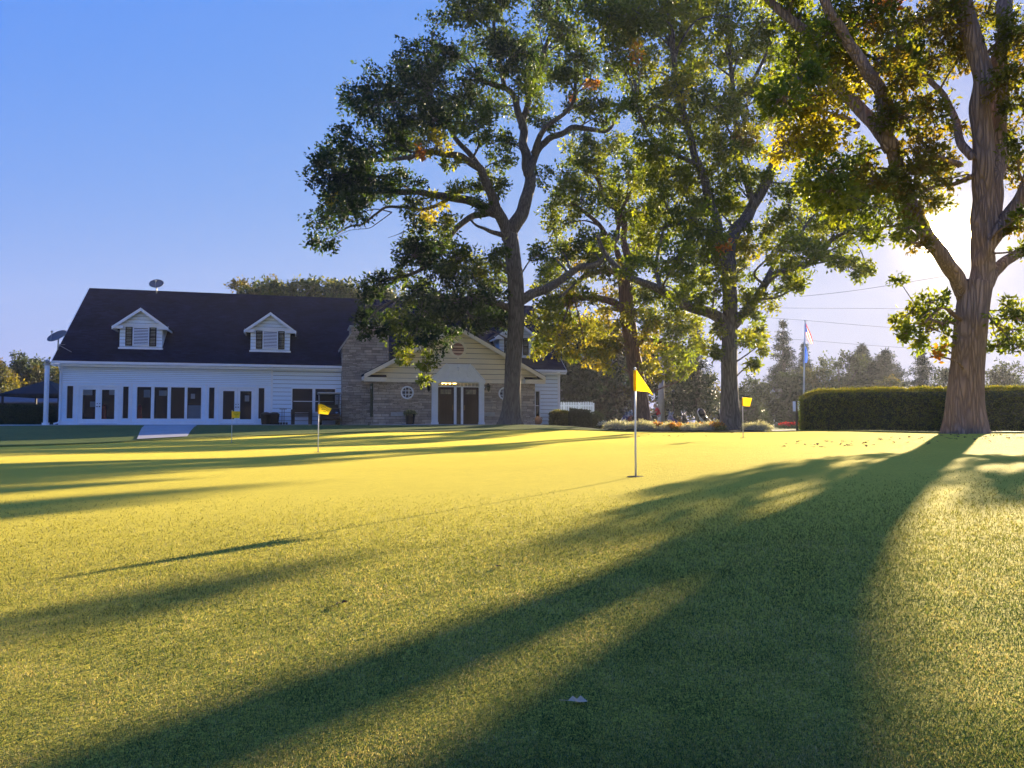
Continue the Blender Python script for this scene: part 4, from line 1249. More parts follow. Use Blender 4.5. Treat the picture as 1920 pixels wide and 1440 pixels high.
# leaning oak behind the flower bed
B_limbs = [
 ([(1206,805),(1202,770),(1194,703),(1184,647),(1176,591),(1173,537),(1169,510)], (31,26), (0,0)),
 ([(1170,515),(1180,505),(1172,460),(1169,422),(1157,391),(1135,375),(1120,330),(1125,280)], (16,6), (0,2)),
 ([(1170,515),(1158,480),(1152,464),(1130,430),(1100,400),(1070,380)], (14,5), (0,-1.5)),
 ([(1176,584),(1160,576),(1146,568),(1112,560),(1084,557),(1055,575)], (18,6), (0,-2)),
 ([(1174,520),(1155,512),(1135,510),(1098,520),(1070,549),(1056,570),(1040,600)], (13,5), (0,-1)),
 ([(1169,515),(1185,490),(1200,450),(1215,400),(1230,340)], (16,5), (0,2)),
 ([(1150,455),(1165,400),(1190,340),(1200,280)], (9,4), (0,-1)),
 ([(1190,660),(1205,640),(1230,640),(1260,650)], (9,4), (0,-1.5)),
]
B_blobs = [(1060,420,36),(1090,375,42),(1130,335,42),(1180,330,42),(1150,390,42),(1110,465,40),(1060,480,36,'brn'),(1030,520,32),(1085,560,36,'brn'),(1090,310,34),(1060,340,34),(1040,385,30),
 (1130,500,34,'brn'),(1190,420,38),(1215,380,38),(1200,470,36),(1160,270,34),(1110,290,30),(1070,290,26),(1230,310,34),(1200,300,34),
 (1012,600,30,'lit'),(1050,628,34,'yel'),(1030,650,26,'lit'),(1090,618,36,'yel'),(1120,640,34,'yel'),(1140,600,32,'yel'),(1070,590,30,'lit'),(1020,625,24,'lit'),(1065,660,22,'lit'),(1100,665,24,'yel'),(1140,680,22,'yel'),
 (1160,560,28,'brn'),(1215,545,32),(1230,595,36,'lit'),(1260,630,36,'lit'),(1285,600,34,'lit'),(1220,640,30,'yel'),(1255,675,22,'lit'),(1290,665,26,'lit'),(1250,560,36),(1285,695,15,'lit'),(1300,630,26,'lit'),(1215,685,20,'yel'),(1240,700,18,'yel'),
 (1150,640,22,'brn'),(1185,580,18,'yel'),(1215,605,20,'yel'),(1045,555,24)]
TB = tree('oak_tree', 'leaning oak with reddish trunk standing behind the silver flower bed', 'tree', 43.0, B_limbs, B_blobs, 'barkB', hue='oak', tufts=15, leafL=0.2, flare=0.3)

# straight oak at the end of the flower bed
C_limbs = [
 ([(1370,815),(1369,770),(1368,720),(1368,660),(1368,600),(1368,549),(1367,492)], (33,26), (0,0)),
 ([(1367,500),(1371,450),(1394,414),(1412,392),(1438,332),(1455,281),(1466,220),(1478,150),(1490,60)], (28,8), (0,1.5)),
 ([(1362,622),(1352,606),(1337,594),(1304,582),(1267,560),(1233,540),(1202,526),(1170,512),(1140,480),(1120,440)], (24,7), (0,-2.0)),
 ([(1375,608),(1388,592),(1405,574),(1430,537),(1450,518),(1484,506),(1517,492),(1560,450),(1600,430)], (21,5), (0,-1.5)),
 ([(1432,533),(1450,501),(1472,464),(1492,447),(1530,400)], (10,4), (-0.6,1)),
 ([(1367,490),(1340,450),(1300,416),(1270,420),(1239,428)], (14,4), (0,-1)),
 ([(1367,500),(1350,440),(1330,380),(1310,310),(1290,240),(1270,160),(1260,80),(1250,-20)], (20,7), (0,-2)),
 ([(1412,392),(1400,340),(1385,280),(1375,200),(1370,120),(1365,30),(1360,-50)], (14,5), (0.4,2.5)),
 ([(1310,310),(1270,290),(1235,270),(1200,220),(1190,150)], (9,4), (-1,-2.5)),
 ([(1240,542),(1230,500),(1240,450),(1250,410)], (9,4), (-1.3,0)),
 ([(1455,281),(1490,262),(1530,240),(1560,230)], (9,4), (1,0)),
 ([(1375,200),(1410,150),(1440,90),(1450,20)], (9,4), (1.5,0)),
]
C_blobs = [(1230,430,44),(1270,480,38),(1290,400,46),(1320,340,50),(1260,330,46),(1230,270,44),(1290,250,50),(1350,280,46),(1400,295,36),(1340,200,50),(1280,170,50),(1400,200,50),(1230,200,42),(1200,140,42),(1260,90,46),
 (1330,100,50),(1400,110,50),(1450,170,44),(1470,110,44),(1200,60,44),(1135,40,42),(1280,30,46),(1360,30,46),(1430,40,46),(1320,430,40),(1375,390,34),(1160,90,34),(1150,20,36),(1180,200,26),(1220,340,36),(1250,390,36),(1380,340,36),(1340,390,38),(1310,480,36),(1190,20,40),(1240,30,40),(1100,10,36),
 (1185,80,14,'yel'),(1190,100,12,'org'),(1178,62,16,'yel'),(1300,130,26,'yel'),(1270,160,26,'yel'),(1420,160,24,'yel'),(1450,230,24,'yel'),(1400,250,28,'brn'),
 (1440,420,34),(1480,380,40),(1460,470,34),(1500,440,36),(1540,405,40),(1560,445,36),(1598,425,34),(1520,490,28),(1470,520,34),(1440,350,32),(1500,340,34),(1540,360,34),(1580,395,32),(1590,485,20),(1612,512,18),(1625,500,12),(1430,560,28),(1405,590,20),(1490,540,14),(1510,470,30),(1570,480,22),
 (1412,620,18,'lit'),(1420,650,18),(1402,640,16,'lit'),(1412,680,14),(1400,560,24),(1340,545,36),(1300,530,34),(1255,510,28),(1270,550,24),(1345,490,34),(1390,470,30,'yel'),(1400,500,26,'lit'),(1390,430,26),
 (1355,462,10,'org'),(1395,455,14,'yel'),(1310,560,24),(1180,500,22),(1210,490,24),(1130,470,22),(1345,620,14),(1340,660,12),(1330,650,12),
 (1300,-50,70),(1400,-50,70),(1220,-60,70),(1350,-120,80),(1480,-60,60),(1140,-50,50)]
TC = tree('oak_tree', 'tall straight grey oak rising from the right end of the flower bed', 'tree', 33.0, C_limbs, C_blobs, 'barkA', hue='oak', tufts=18, leafL=0.17, sig=1.6, flare=0.4)

# big near oak on the right
D_limbs = [
 ([(1812,822),(1812,790),(1812,740),(1816,680),(1821,620),(1826,565),(1832,530)], (60,55), (0,0)),
 ([(1808,560),(1794,525),(1768,487),(1742,445),(1722,402),(1700,350),(1684,305),(1672,268)], (29,24), (0,-0.8)),
 ([(1672,280),(1660,225),(1650,180),(1625,138),(1598,95),(1577,56),(1552,10),(1530,-50)], (28,14), (-0.8,-1.5)),
 ([(1672,280),(1640,235),(1612,200),(1580,172),(1554,140),(1535,80),(1490,40),(1447,0),(1400,-50)], (28,13), (-0.8,0.6)),
 ([(1605,235),(1585,222),(1560,215),(1525,205),(1490,196),(1450,185)], (13,5), (-0.6,-2)),
 ([(1570,218),(1545,232),(1510,255),(1480,272),(1465,300)], (8,4), (-1,-1.6)),
 ([(1836,550),(1843,490),(1844,440),(1842,390),(1834,320),(1834,220),(1836,150),(1830,80),(1812,10),(1800,-60)], (42,32), (0,0)),
 ([(1848,440),(1853,390),(1858,330),(1862,270),(1868,180),(1880,80),(1890,0),(1895,-60)], (44,26), (0,1.0)),
 ([(1840,500),(1860,455),(1890,410),(1920,355),(1950,280),(1985,190),(2000,100)], (30,18), (0,-0.8)),
 ([(1846,535),(1858,515),(1878,498),(1910,478),(1955,455),(2020,425)], (24,13), (0,0.8)),
 ([(1826,300),(1800,270),(1790,220),(1770,180),(1740,150),(1700,120),(1680,70)], (18,6), (0,1.5)),
 ([(1800,310),(1775,300),(1745,285),(1720,255)], (12,5), (0,-1.2)),
 ([(1845,575),(1860,600),(1880,620)], (8,4), (0,-0.6)),
 ([(1806,600),(1790,590),(1770,575),(1750,590),(1735,605)], (11,4), (0,-1.2)),
 ([(1800,612),(1785,605),(1760,606),(1735,595),(1720,585)], (9,4), (0,0.4)),
 ([(1745,462),(1715,455),(1690,448)], (8,3), (-0.3,-1.5)),
 ([(1826,330),(1790,345),(1750,350),(1710,372)], (11,4), (0,1.2)),
]
D_blobs = [(1500,100,52),(1560,60,52,'lit'),(1620,45,52,'brn'),(1680,60,52,'brn'),(1740,35,44,'brn'),(1540,175,46,'yel'),(1600,150,42,'yel'),(1500,30,46),(1640,110,40,'brn'),(1700,105,44),(1735,120,50,'brn'),(1690,140,36,'brn'),(1655,20,30,'org'),
 (1560,250,36,'yel'),(1535,280,34,'yel'),(1590,325,38),(1640,335,34,'brn'),(1700,220,44,'brn'),(1722,280,42,'brn'),(1745,205,36,'brn'),(1755,325,40,'brn'),(1700,330,38,'brn'),(1742,375,34,'brn'),(1650,385,36),(1560,355,40),(1600,395,34),(1500,230,36,'yel'),(1470,180,36),(1500,150,36),(1570,110,34,'yel'),(1480,270,34,'yel'),
 (1870,250,36,'brn'),(1895,150,40,'brn'),(1893,320,32,'brn'),(1900,60,46,'brn'),(1800,110,34,'brn'),(1920,200,34,'brn'),(1785,60,34,'brn'),(1790,240,24,'brn'),(1780,20,36,'brn'),(1850,30,40,'brn'),(1912,270,26,'brn'),
 (1905,425,16,'brn'),(1918,405,14),(1884,592,20),(1897,618,24),(1875,645,18),(1908,600,18),(1890,570,10),(1912,650,14),(1916,470,14),
 (1745,568,20,'lit'),(1712,588,20,'lit'),(1688,606,14,'lit'),(1752,618,20,'lit'),(1722,640,16,'lit'),(1768,650,14,'lit'),(1740,595,18,'brn'),(1700,625,12,'lit'),(1690,625,9),(1762,560,12),(1778,600,14),(1760,668,12,'org'),
 (1690,440,18),(1720,462,20,'brn'),(1705,425,20),(1662,425,16),(1785,335,26,'brn'),(1690,395,28),(1725,405,20,'brn'),(1670,360,30),(1620,360,34),(1610,290,28),(1555,320,30),
 (1640,450,9),(1685,525,9),
 (1500,-50,60),(1600,-70,60),(1700,-80,60),(1800,-90,60),(1900,-80,60),(1990,30,50),(2010,160,46),(2060,420,36),(2080,60,60)]
TD = tree('oak_tree', 'massive near oak with forked brown trunk in front of the clipped hedge', 'tree', 16.0, D_limbs, D_blobs, 'barkD', hue='oak', tufts=16, leafL=0.112, k=6, subden=12, sig=0.7, nside=16, flare=0.24)

# bare dead twigs belong to the first oak's look: fine sprays at its left side
off = Vector(TA.location)
for pts, w0 in (([(735,398),(700,392),(668,405),(645,425),(625,440)], 2.6), ([(700,392),(690,410),(672,432)], 1.8), ([(735,398),(705,420),(690,428),(655,432),(626,446)], 2.2), ([(757,434),(745,440),(727,446)], 1.8), ([(757,434),(752,448),(740,462),(737,471)], 2.0),
                ([(1028,455),(1040,430),(1043,440),(1046,500)], 2.2)):
    P = catmull([np.array(at(x, y, 36.0)) for x, y in pts], 4)
    MB().tube([Vector(p)-off for p in P], np.linspace(w0*0.5*36/F, 0.008, len(P)), 5).build('dead_twig', M['barkA'], TA)

# ------------------------------------------------------------------ background trees
def bush(name, label, cat, px, ytop, ybot, wpx, Y, hue, n=12, leafL=0.3, tufts=10, k=6, group=None, leafmat='farleaf', barkmat='barkA', trunkw=10, taper=0.6, seed=0, blobr=None, clear=0.15):
    rr = random.Random(seed*77+int(px))
    h = ybot - ytop
    bl = []
    for i in range(n):
        t_ = (i+0.5)/n
        y = ytop + h*(0.12 + (0.86-clear)*t_)
        prof = math.sin(math.pi*min(1, 0.18+0.82*t_))**taper
        half = wpx/2*prof*0.78
        x = px + rr.uniform(-1, 1)*half
        r = (blobr or 0.26*min(wpx, h))*rr.uniform(0.75, 1.2)*(0.75+0.25*prof)
        bl.append((x, y, r, hue if isinstance(hue, str) else rr.choice(hue)))
    bl.append((px+rr.uniform(-.1, .1)*wpx, ytop+0.6*(blobr or 0.26*min(wpx, h))*0.9, (blobr or 0.26*min(wpx, h))*0.7, bl[0][3]))
    g = onground(px, Y); yb = HOR_PX - (g.z-CAMZ)*F/Y
    limbs = [([(px, yb+1), (px+rr.uniform(-3, 3), (yb+ytop)/2), (px+rr.uniform(-4, 4), ytop+h*0.2)], (trunkw, trunkw*0.3), (0, 0))]
    for s_ in (-1, 1, -0.5, 0.6):
        y0 = ybot - h*rr.uniform(0.3, 0.5)
        limbs.append(([(px, y0), (px+s_*wpx*0.2, y0-h*0.15), (px+s_*wpx*0.34, y0-h*0.3)], (trunkw*0.5, 2), (0, rr.uniform(-1, 1)*wpx*0.25*Y/F)))
    return tree(name, label, cat, Y, limbs, bl, barkmat, leafmat, leafL, tufts, k, 8.0, hue if isinstance(hue, str) else hue[0], group, sig=wpx*0.14*Y/F, twig=False, nside=6, sub_r=0.42)

def conifer(name, label, px, ytop, ybot, half, Y, hue='con', sparse=1.0, droop=0.25, group=None, whorls=16, leafL=0.28, shape=1.0, bare=0.1, dens=1.0):
    g = onground(px, Y); sc = Y/F
    top = at(px, ytop, Y); H = top.z - g.z; R0 = half*sc
    yb = at(px, ybot, Y).z - g.z
    e = thing(name, label, 'tree', g, 0, group)
    tm = MB(); tm.tube([(0, 0, -0.1), (0.03*H/6, 0, H*0.5), (0, 0, H)], [0.035*H*0.55+0.06, 0.018*H, 0.02], 8)
    P = []; O = []
    z0 = max(yb, H*bare)
    for i in range(whorls):
        t_ = i/(whorls-1)
        z = z0 + (H*0.985-z0)*t_
        rl = R0*(1-t_)**shape*(0.9+0.2*random.random()) + 0.12
        nb = int(rng.integers(5, 8))
        for j in range(nb):
            if random.random() > sparse: continue
            a = 2*math.pi*(j+random.random()*0.7)/nb
            l = rl*random.uniform(0.7, 1.1)
            d = Vector((math.cos(a), math.sin(a), 0))
            pts = [Vector((0, 0, z)), Vector((0, 0, z))+d*l*0.5+Vector((0, 0, -droop*l*0.25+0.08*l)), Vector((0, 0, z))+d*l+Vector((0, 0, -droop*l*0.5+0.12*l))]
            tm.tube(pts, [0.02+0.012*l, 0.015, 0.006], 4, 0, False)
            m = max(3, int(l*7*dens))
            for q in range(m):
                u_ = (q+0.7)/m
                p = pts[0].lerp(pts[1], u_*2) if u_ < 0.5 else pts[1].lerp(pts[2], u_*2-1)
                wv = (1-u_*0.6)*l*0.22
                sv = Vector((-d.y, d.x, 0))
                for s2 in (-1, 0, 1):
                    P.append(p + sv*s2*wv*random.uniform(0.4, 1) + Vector((0, 0, -abs(s2)*0.05*l))); O.append(d*0.6 + sv*s2*0.7 + Vector((0, 0, -0.15)))
    tm.build('trunk', M['barkA'], e)
    P = np.array(P); O = unit(np.array(O)); pal = np.array(GREEN[hue])
    C = pal[rng.integers(0, len(pal), len(P))]
    V, cc = leaf_quads(P, O, 5, leafL, 0.22, C, droop=0.35)
    quads_obj('crown', V, 4, cc, M['needle'], e)
    return e

GB = 'trees beyond the clubhouse'
# behind the roof
bush('shade_tree', 'leafy tree top behind the roof ridge, leftmost of those over the ridge', 'tree', 490, 530, 640, 130, 78, ['mid', 'olive'], 26, 0.34, 14, taper=0.3, blobr=24, group=GB, seed=1)
bush('shade_tree', 'tallest pointed leafy tree top behind the middle of the roof ridge', 'tree', 550, 520, 640, 130, 76, ['mid', 'lit'], 26, 0.34, 14, taper=0.35, blobr=24, group=GB, seed=2)
bush('shade_tree', 'bright rounded tree top behind the ridge left of the hanging oak boughs', 'tree', 625, 528, 640, 140, 79, ['lit', 'mid'], 28, 0.34, 14, taper=0.25, blobr=24, group=GB, seed=3)
bush('shade_tree', 'tree top behind the roof ridge half hidden by the oak boughs', 'tree', 705, 540, 640, 140, 80, ['lit', 'mid'], 26, 0.34, 14, taper=0.25, blobr=24, group=GB, seed=4)
# far left
GL = 'trees beyond the pavilion'
bush('pine_tree', 'tall dark pine at the left behind the pavilion', 'tree', 40, 664, 800, 70, 82, ['far', 'olive'], 18, 0.3, 12, group=GL, seed=5)
bush('shade_tree', 'yellowing tree at the far left beyond the dark shed', 'tree', -8, 676, 800, 80, 78, ['yel', 'olive', 'brn'], 16, 0.3, 12, group=GL, seed=6)
bush('pine_tree', 'olive pine close to the left corner of the clubhouse', 'tree', 78, 670, 800, 66, 84, ['olive', 'far'], 18, 0.3, 12, group=GL, seed=7)
bush('shade_tree', 'golden lit tree behind the white post at the house corner', 'tree', 112, 690, 800, 60, 76, ['yel', 'olive'], 14, 0.28, 12, group=GL, seed=8)
# dark mass right of the house
GM = 'dark trees behind the oaks'
bush('shade_tree', 'black green tree right against the clubhouse end wall', 'tree', 1060, 590, 800, 130, 66, 'con', 24, 0.3, 14, group=GM, seed=9, clear=0.1)
bush('shade_tree', 'dark tree behind the box hedge', 'tree', 1120, 600, 800, 120, 70, ['con', 'pur'], 24, 0.3, 14, group=GM, seed=10, clear=0.1)
bush('maple_tree', 'purple brown maple behind the leaning oak', 'tree', 1165, 610, 805, 130, 76, ['pur', 'brn'], 24, 0.32, 13, group=GM, seed=11, clear=0.05)
bush('maple_tree', 'brownish maple behind the concrete pole', 'tree', 1240, 640, 805, 100, 82, ['pur', 'brn', 'olive'], 20, 0.32, 11, group=GM, seed=12, clear=0.05)
bush('shade_tree', 'green tree behind the lamp post', 'tree', 1270, 690, 805, 80, 84, ['olive', 'mid'], 16, 0.3, 10, group=GM, seed=13, clear=0.05)
conifer('spruce_tree', 'shaggy spruce left of the straight oak trunk', 1308, 600, 760, 46, 60, sparse=0.75, whorls=15, group=GM, bare=0.18, droop=0.5)
conifer('spruce_tree', 'smaller dark spruce behind the black golf bag', 1283, 660, 770, 32, 62, sparse=0.9, whorls=12, group=GM, bare=0.2, droop=0.5)
bush('shade_tree', 'yellow green shrubby tree just left of the straight oak', 'tree', 1330, 700, 805, 60, 72, ['lit', 'olive'], 16, 0.26, 10, group=GM, seed=14, clear=0.02)
# right background
GR = 'trees across the course'
bush('shade_tree', 'misty round tree right of the straight oak trunk', 'tree', 1425, 715, 806, 100, 105, 'far', 18, 0.4, 11, group=GR, seed=15, clear=0.0)
bush('shade_tree', 'broad dark bush tree left of the flag pole', 'tree', 1480, 702, 806, 95, 92, 'far', 20, 0.34, 13, group=GR, seed=16, clear=0.0)
bush('shade_tree', 'low misty tree behind the yellow flag on the right', 'tree', 1395, 740, 806, 60, 98, 'far', 14, 0.36, 10, group=GR, seed=17, clear=0.0)
conifer('spruce_tree', 'tall thin spruce left of the flag pole', 1470, 601, 720, 36, 100, sparse=0.62, whorls=20, group=GR, leafL=0.34, shape=0.85, bare=0.2, droop=0.3)
conifer('spruce_tree', 'short spruce directly behind the flag pole', 1510, 645, 740, 26, 104, sparse=0.8, whorls=14, group=GR, leafL=0.34, bare=0.1)
bush('shade_tree', 'golden edged tree just right of the flag pole', 'tree', 1535, 690, 806, 80, 96, ['far', 'olive'], 18, 0.34, 12, group=GR, seed=18, clear=0.0)
bush('shade_tree', 'tall rounded hazy tree above the left part of the hedge', 'tree', 1575, 664, 806, 92, 110, 'far', 20, 0.4, 12, group=GR, seed=19, clear=0.0)
conifer('pine_tree', 'feathery pine standing highest above the middle of the hedge', 1619, 650, 740, 40, 116, sparse=0.95, whorls=12, group=GR, leafL=0.5, shape=0.7, droop=-0.2, bare=0.3)
conifer('pine_tree', 'flat topped pine right of the feathery pine', 1662, 658, 750, 46, 114, sparse=0.95, whorls=11, group=GR, leafL=0.5, shape=0.6, droop=-0.2, bare=0.3)
bush('shade_tree', 'pale hazy tree mass above the hedge middle', 'tree', 1640, 690, 806, 110, 118, 'far', 18, 0.42, 12, group=GR, seed=20, clear=0.0)
bush('shade_tree', 'small golden tree low over the hedge between pines and cedar', 'tree', 1668, 706, 806, 60, 100, ['olive', 'far'], 12, 0.34, 11, group=GR, seed=21, clear=0.0)
conifer('cedar_tree', 'layered cedar left of the near oak trunk', 1730, 660, 770, 40, 95, sparse=0.9, whorls=13, group=GR, leafL=0.34, shape=0.65, droop=0.25, bare=0.15)
bush('shade_tree', 'hazy low tree between the cedar and the near oak trunk', 'tree', 1772, 690, 806, 60, 112, 'far', 14, 0.4, 11, group=GR, seed=22, clear=0.0)
bush('shade_tree', 'rusty hazy tree right of the near oak trunk', 'tree', 1880, 680, 806, 100, 108, ['brn', 'far'], 18, 0.4, 12, group=GR, seed=23, clear=0.0)
bush('shade_tree', 'grey green tree at the right edge beyond the hedge', 'tree', 1945, 672, 806, 90, 110, 'far', 16, 0.4, 11, group=GR, seed=24, clear=0.0)
# ------------------------------------------------------------------ hedges, shrubs, flowers
def surf_leaves(pts, nrm, k, Lm, cols, Wr=0.5):
    return leaf_quads(np.array(pts), unit(np.array(nrm)), k, Lm, Wr, cols, droop=0.0)

def clipped(name, label, cat, path, width, height, hue, leafL, dens, group=None, rnd=0.25, endround=True, toplit=None):
    """clipped hedge along a path of ground points; leaves stand on a rounded box"""
    P = [Vector((x, y, 0)) for x, y in path]
    ln = [0]
    for a, b in zip(P, P[1:]): ln.append(ln[-1] + (b-a).length)
    tot = ln[-1]
    def pos(u):
        for i in range(len(P)-1):
            if u <= ln[i+1] or i == len(P)-2:
                t_ = (u-ln[i])/(ln[i+1]-ln[i]); p = P[i].lerp(P[i+1], t_); d = (P[i+1]-P[i]).normalized(); return p, d
    def sec(u):
        e0 = min(u, tot-u)
        k = 1.0
        if endround and e0 < width*0.6: k = math.sqrt(max(0.02, 1-(1-e0/(width*0.6))**2))
        return k
    base = Vector((P[0].x, P[0].y, G(P[0].x, P[0].y)))
    e = thing(name, label, cat, base, 0, group)
    def prof(a, k):
        """a in 0..1 round the section from left foot over the top to right foot"""
        w = width/2*k; h = height*(0.80+0.20*k); r = min(rnd, w*0.98, h*0.5)
        per = [h-r, math.pi/2*r, 2*(w-r), math.pi/2*r, h-r]; T = sum(per); s = a*T
        if s < per[0]: return (-w, s), (-1, 0)
        s -= per[0]
        if s < per[1]: q = s/r; return (-w+r-r*math.cos(q), h-r+r*math.sin(q)), (-math.cos(q), math.sin(q))
        s -= per[1]
        if s < per[2]: return (-w+r+s, h), (0, 1)
        s -= per[2]
        if s < per[3]: q = s/r; return (w-r+r*math.sin(q), h-r+r*math.cos(q)), (math.sin(q), math.cos(q))
        s -= per[3]
        return (w, h-r-s), (1, 0)
    cb = MB(); nu = max(6, int(tot/0.4)); na = 16; vs = []
    for i in range(nu+1):
        u = tot*(0.03/tot + (1-0.06/tot)*i/nu); p, d = pos(u); n = Vector((d.y, -d.x, 0)); k = sec(u)
        for j in range(na+1):
            (a, z), _ = prof(j/na, k)
            q = p + n*(-a*0.93); vs.append((q.x-base.x, q.y-base.y, G(q.x, q.y)-base.z-0.02 + z*0.96))
    fs = [(i*(na+1)+j, i*(na+1)+j+1, (i+1)*(na+1)+j+1, (i+1)*(na+1)+j) for i in range(nu) for j in range(na)]
    fs += [tuple(range(na+1)), tuple(nu*(na+1)+j for j in range(na+1))[::-1]]
    cb.add(vs, fs, 0, True)
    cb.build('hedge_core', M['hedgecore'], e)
    N = int(dens*tot*(2*height+width)); pts = []; nr = []; cl = []
    pal = np.array(GREEN[hue])
    for _ in range(N):
        u = random.random()*tot; p, d = pos(u); n = Vector((d.y, -d.x, 0)); k = sec(u)
        (a, z), (na_, nz) = prof(random.random(), k)
        q = p + n*(-a)
        b = 0.045*noise.noise(Vector((q.x*1.6, q.y*1.6, z*1.6))) + 0.02*noise.noise(Vector((q.x*6, q.y*6, z*6))) + random.uniform(-0.02, 0.02)
        nv = n*(-na_) + Vector((0, 0, nz))
        pts.append((q.x-base.x+nv.x*b, q.y-base.y+nv.y*b, G(q.x, q.y)-base.z+z+nv.z*b)); nr.append(nv)
        c = pal[random.randrange(len(pal))]*random.uniform(0.7, 1.3)
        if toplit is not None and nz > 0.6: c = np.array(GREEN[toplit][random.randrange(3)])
        cl.append(c)
    for end in (0, tot):   # the two end faces
        p, d = pos(end); sg = -1 if end == 0 else 1; n = Vector((d.y, -d.x, 0))
        for _ in range(int(dens*width*height*0.6)):
            a = random.uniform(-1, 1)*width*0.28; z = random.random()*height*0.86
            q = p + n*a + d*sg*random.uniform(-0.02, 0.06)
            pts.append((q.x-base.x, q.y-base.y, G(q.x, q.y)-base.z+z)); nr.append(d*sg); cl.append(pal[random.randrange(len(pal))])
    V, cc = surf_leaves(pts, nr, 4, leafL, np.array(cl))
    quads_obj('foliage', V, 4, cc, M['hedgeleaf'], e)
    return e

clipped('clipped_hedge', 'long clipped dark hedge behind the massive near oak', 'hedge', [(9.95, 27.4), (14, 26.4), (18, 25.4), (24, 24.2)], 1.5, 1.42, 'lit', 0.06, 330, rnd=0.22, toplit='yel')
# evergreens by the house end
def onp(px, Y): p = onground(px, Y); return (p.x, p.y)
clipped('box_hedge', 'dark square clipped box hedge right of the clubhouse', 'hedge', [onp(1069, 47.5), onp(1106, 47.5)], 1.0, 1.02, 'con', 0.06, 420, rnd=0.16, endround=False)
clipped('round_shrub', 'rounded dark shrub behind the square box hedge', 'shrub', [onp(1106, 50), onp(1129, 50)], 1.1, 1.05, 'far', 0.06, 380, rnd=0.5)
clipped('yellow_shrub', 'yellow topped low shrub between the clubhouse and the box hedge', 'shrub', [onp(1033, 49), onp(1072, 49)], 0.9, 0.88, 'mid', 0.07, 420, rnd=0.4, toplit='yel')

def plant(kind, label, cat, px, Y, r, h, cols, leafL, n, group, wr=0.3, mat='farleaf', flower=None, up=0.9):
    g = onground(px, Y)
    e = thing(kind, label, cat, g, 0, group)
    a = rng.uniform(0, 2*np.pi, n); rr = np.sqrt(rng.uniform(0, 1, n))*r; z = rng.uniform(0.15, 1, n)*h*np.sqrt(np.clip(1-(rr/r)**2*0.8, 0.1, 1))
    P = np.stack([rr*np.cos(a), rr*np.sin(a), z], 1); O = unit(np.stack([np.cos(a)*0.7, np.sin(a)*0.7, np.full(n, up)], 1))
    pal = np.array(cols); C = pal[rng.integers(0, len(pal), n)]
    V, cc = leaf_quads(P, O, 5, leafL, wr, C, droop=0)
    quads_obj('foliage', V, 4, cc, M[mat], e)
    st = MB()
    for k in range(5):
        b = 2*math.pi*k/5; st.tube([(0, 0, -0.03), (r*0.3*math.cos(b), r*0.3*math.sin(b), h*0.5)], 0.01, 4)
    st.build('stem', M['soil'], e)
    if flower is not None:
        m = int(n*0.5); a = rng.uniform(0, 2*np.pi, m); rr = np.sqrt(rng.uniform(0, 1, m))*r
        P = np.stack([rr*np.cos(a), rr*np.sin(a), h*(0.95+0.15*rng.uniform(0, 1, m))*np.sqrt(np.clip(1-(rr/r)**2*0.6, .2, 1))], 1)
        pal = np.array(flower); V, cc = leaf_quads(P, np.tile([[0, 0, 1.0]], (m, 1)), 5, leafL*0.8, 0.7, pal[rng.integers(0, len(pal), m)], droop=-0.2)
        quads_obj('flowers', V, 4, cc, M['farleaf'], e)['kind'] = 'stuff'
    return e
# raised soil of the flower bed under the two oaks
bedp = [(1128, 31.9), (1180, 31.6), (1260, 31.5), (1340, 31.2), (1390, 30.9), (1440, 31.4), (1446, 33.5), (1420, 36), (1340, 40), (1240, 44), (1160, 43), (1125, 36)]
mb = MB(); c = onground(1290, 36); ring_ = [onground(px, Y) for px, Y in bedp]; vs = [(c.x, c.y, c.z+0.14)]; n = len(ring_)
for k_, t_ in ((1, 0.5), (2, 0.9), (3, 1.0)):
    for p in ring_:
        x, y = c.x+(p.x-c.x)*t_, c.y+(p.y-c.y)*t_
        vs.append((x, y, G(x, y) + (0.13, 0.09, -0.03)[k_-1]))
mb.v = vs; mb.f = [(0, 1+k, 1+(k+1) % n) for k in range(n)] + [(1+j*n+k, 1+(j+1)*n+k, 1+(j+1)*n+(k+1) % n, 1+j*n+(k+1) % n) for j in range(2) for k in range(n)]
mb.f = [f[::-1] for f in mb.f]; mb.m = [0]*len(mb.f); mb.sm = [True]*len(mb.f)
tag(mb.build('soil_bed', M['soil']), kind='structure')
SIL = [(0.34, 0.34, 0.33), (0.42, 0.42, 0.40), (0.26, 0.28, 0.26)]
YF = [(0.5, 0.3, 0.03), (0.4, 0.22, 0.03), (0.45, 0.14, 0.03)]
p1 = plant('silver_plant', 'silver grey bedding plant in the flower bed beneath the oaks', 'plant', 1150, 32.6, 0.36, 0.36, SIL, 0.1, 260, 'silver bedding plants in the flower bed', 0.25)
p2 = plant('flower_plant', 'yellow flowering bedding plant between the silver plants', 'plant', 1232, 33.0, 0.30, 0.33, [(0.09, 0.11, 0.02), (0.14, 0.13, 0.03)], 0.09, 150, 'yellow flowers in the flower bed', 0.35, flower=YF)
for px, Y in [(1166, 32.4), (1182, 33.2), (1198, 32.5), (1214, 32.4), (1248, 32.4), (1160, 34.5), (1206, 34.8), (1290, 32.2), (1306, 33.2), (1322, 32.2), (1276, 34.6), (1222, 36), (1180, 36.5), (1402, 32.6), (1414, 32.2), (1428, 32.6), (1410, 34), (1338, 34.5), (1300, 35.5), (1252, 35.5)]:
    dup(p1, onground(px, Y, 0.02), random.uniform(0, 6.3), scale=random.uniform(0.8, 1.15))
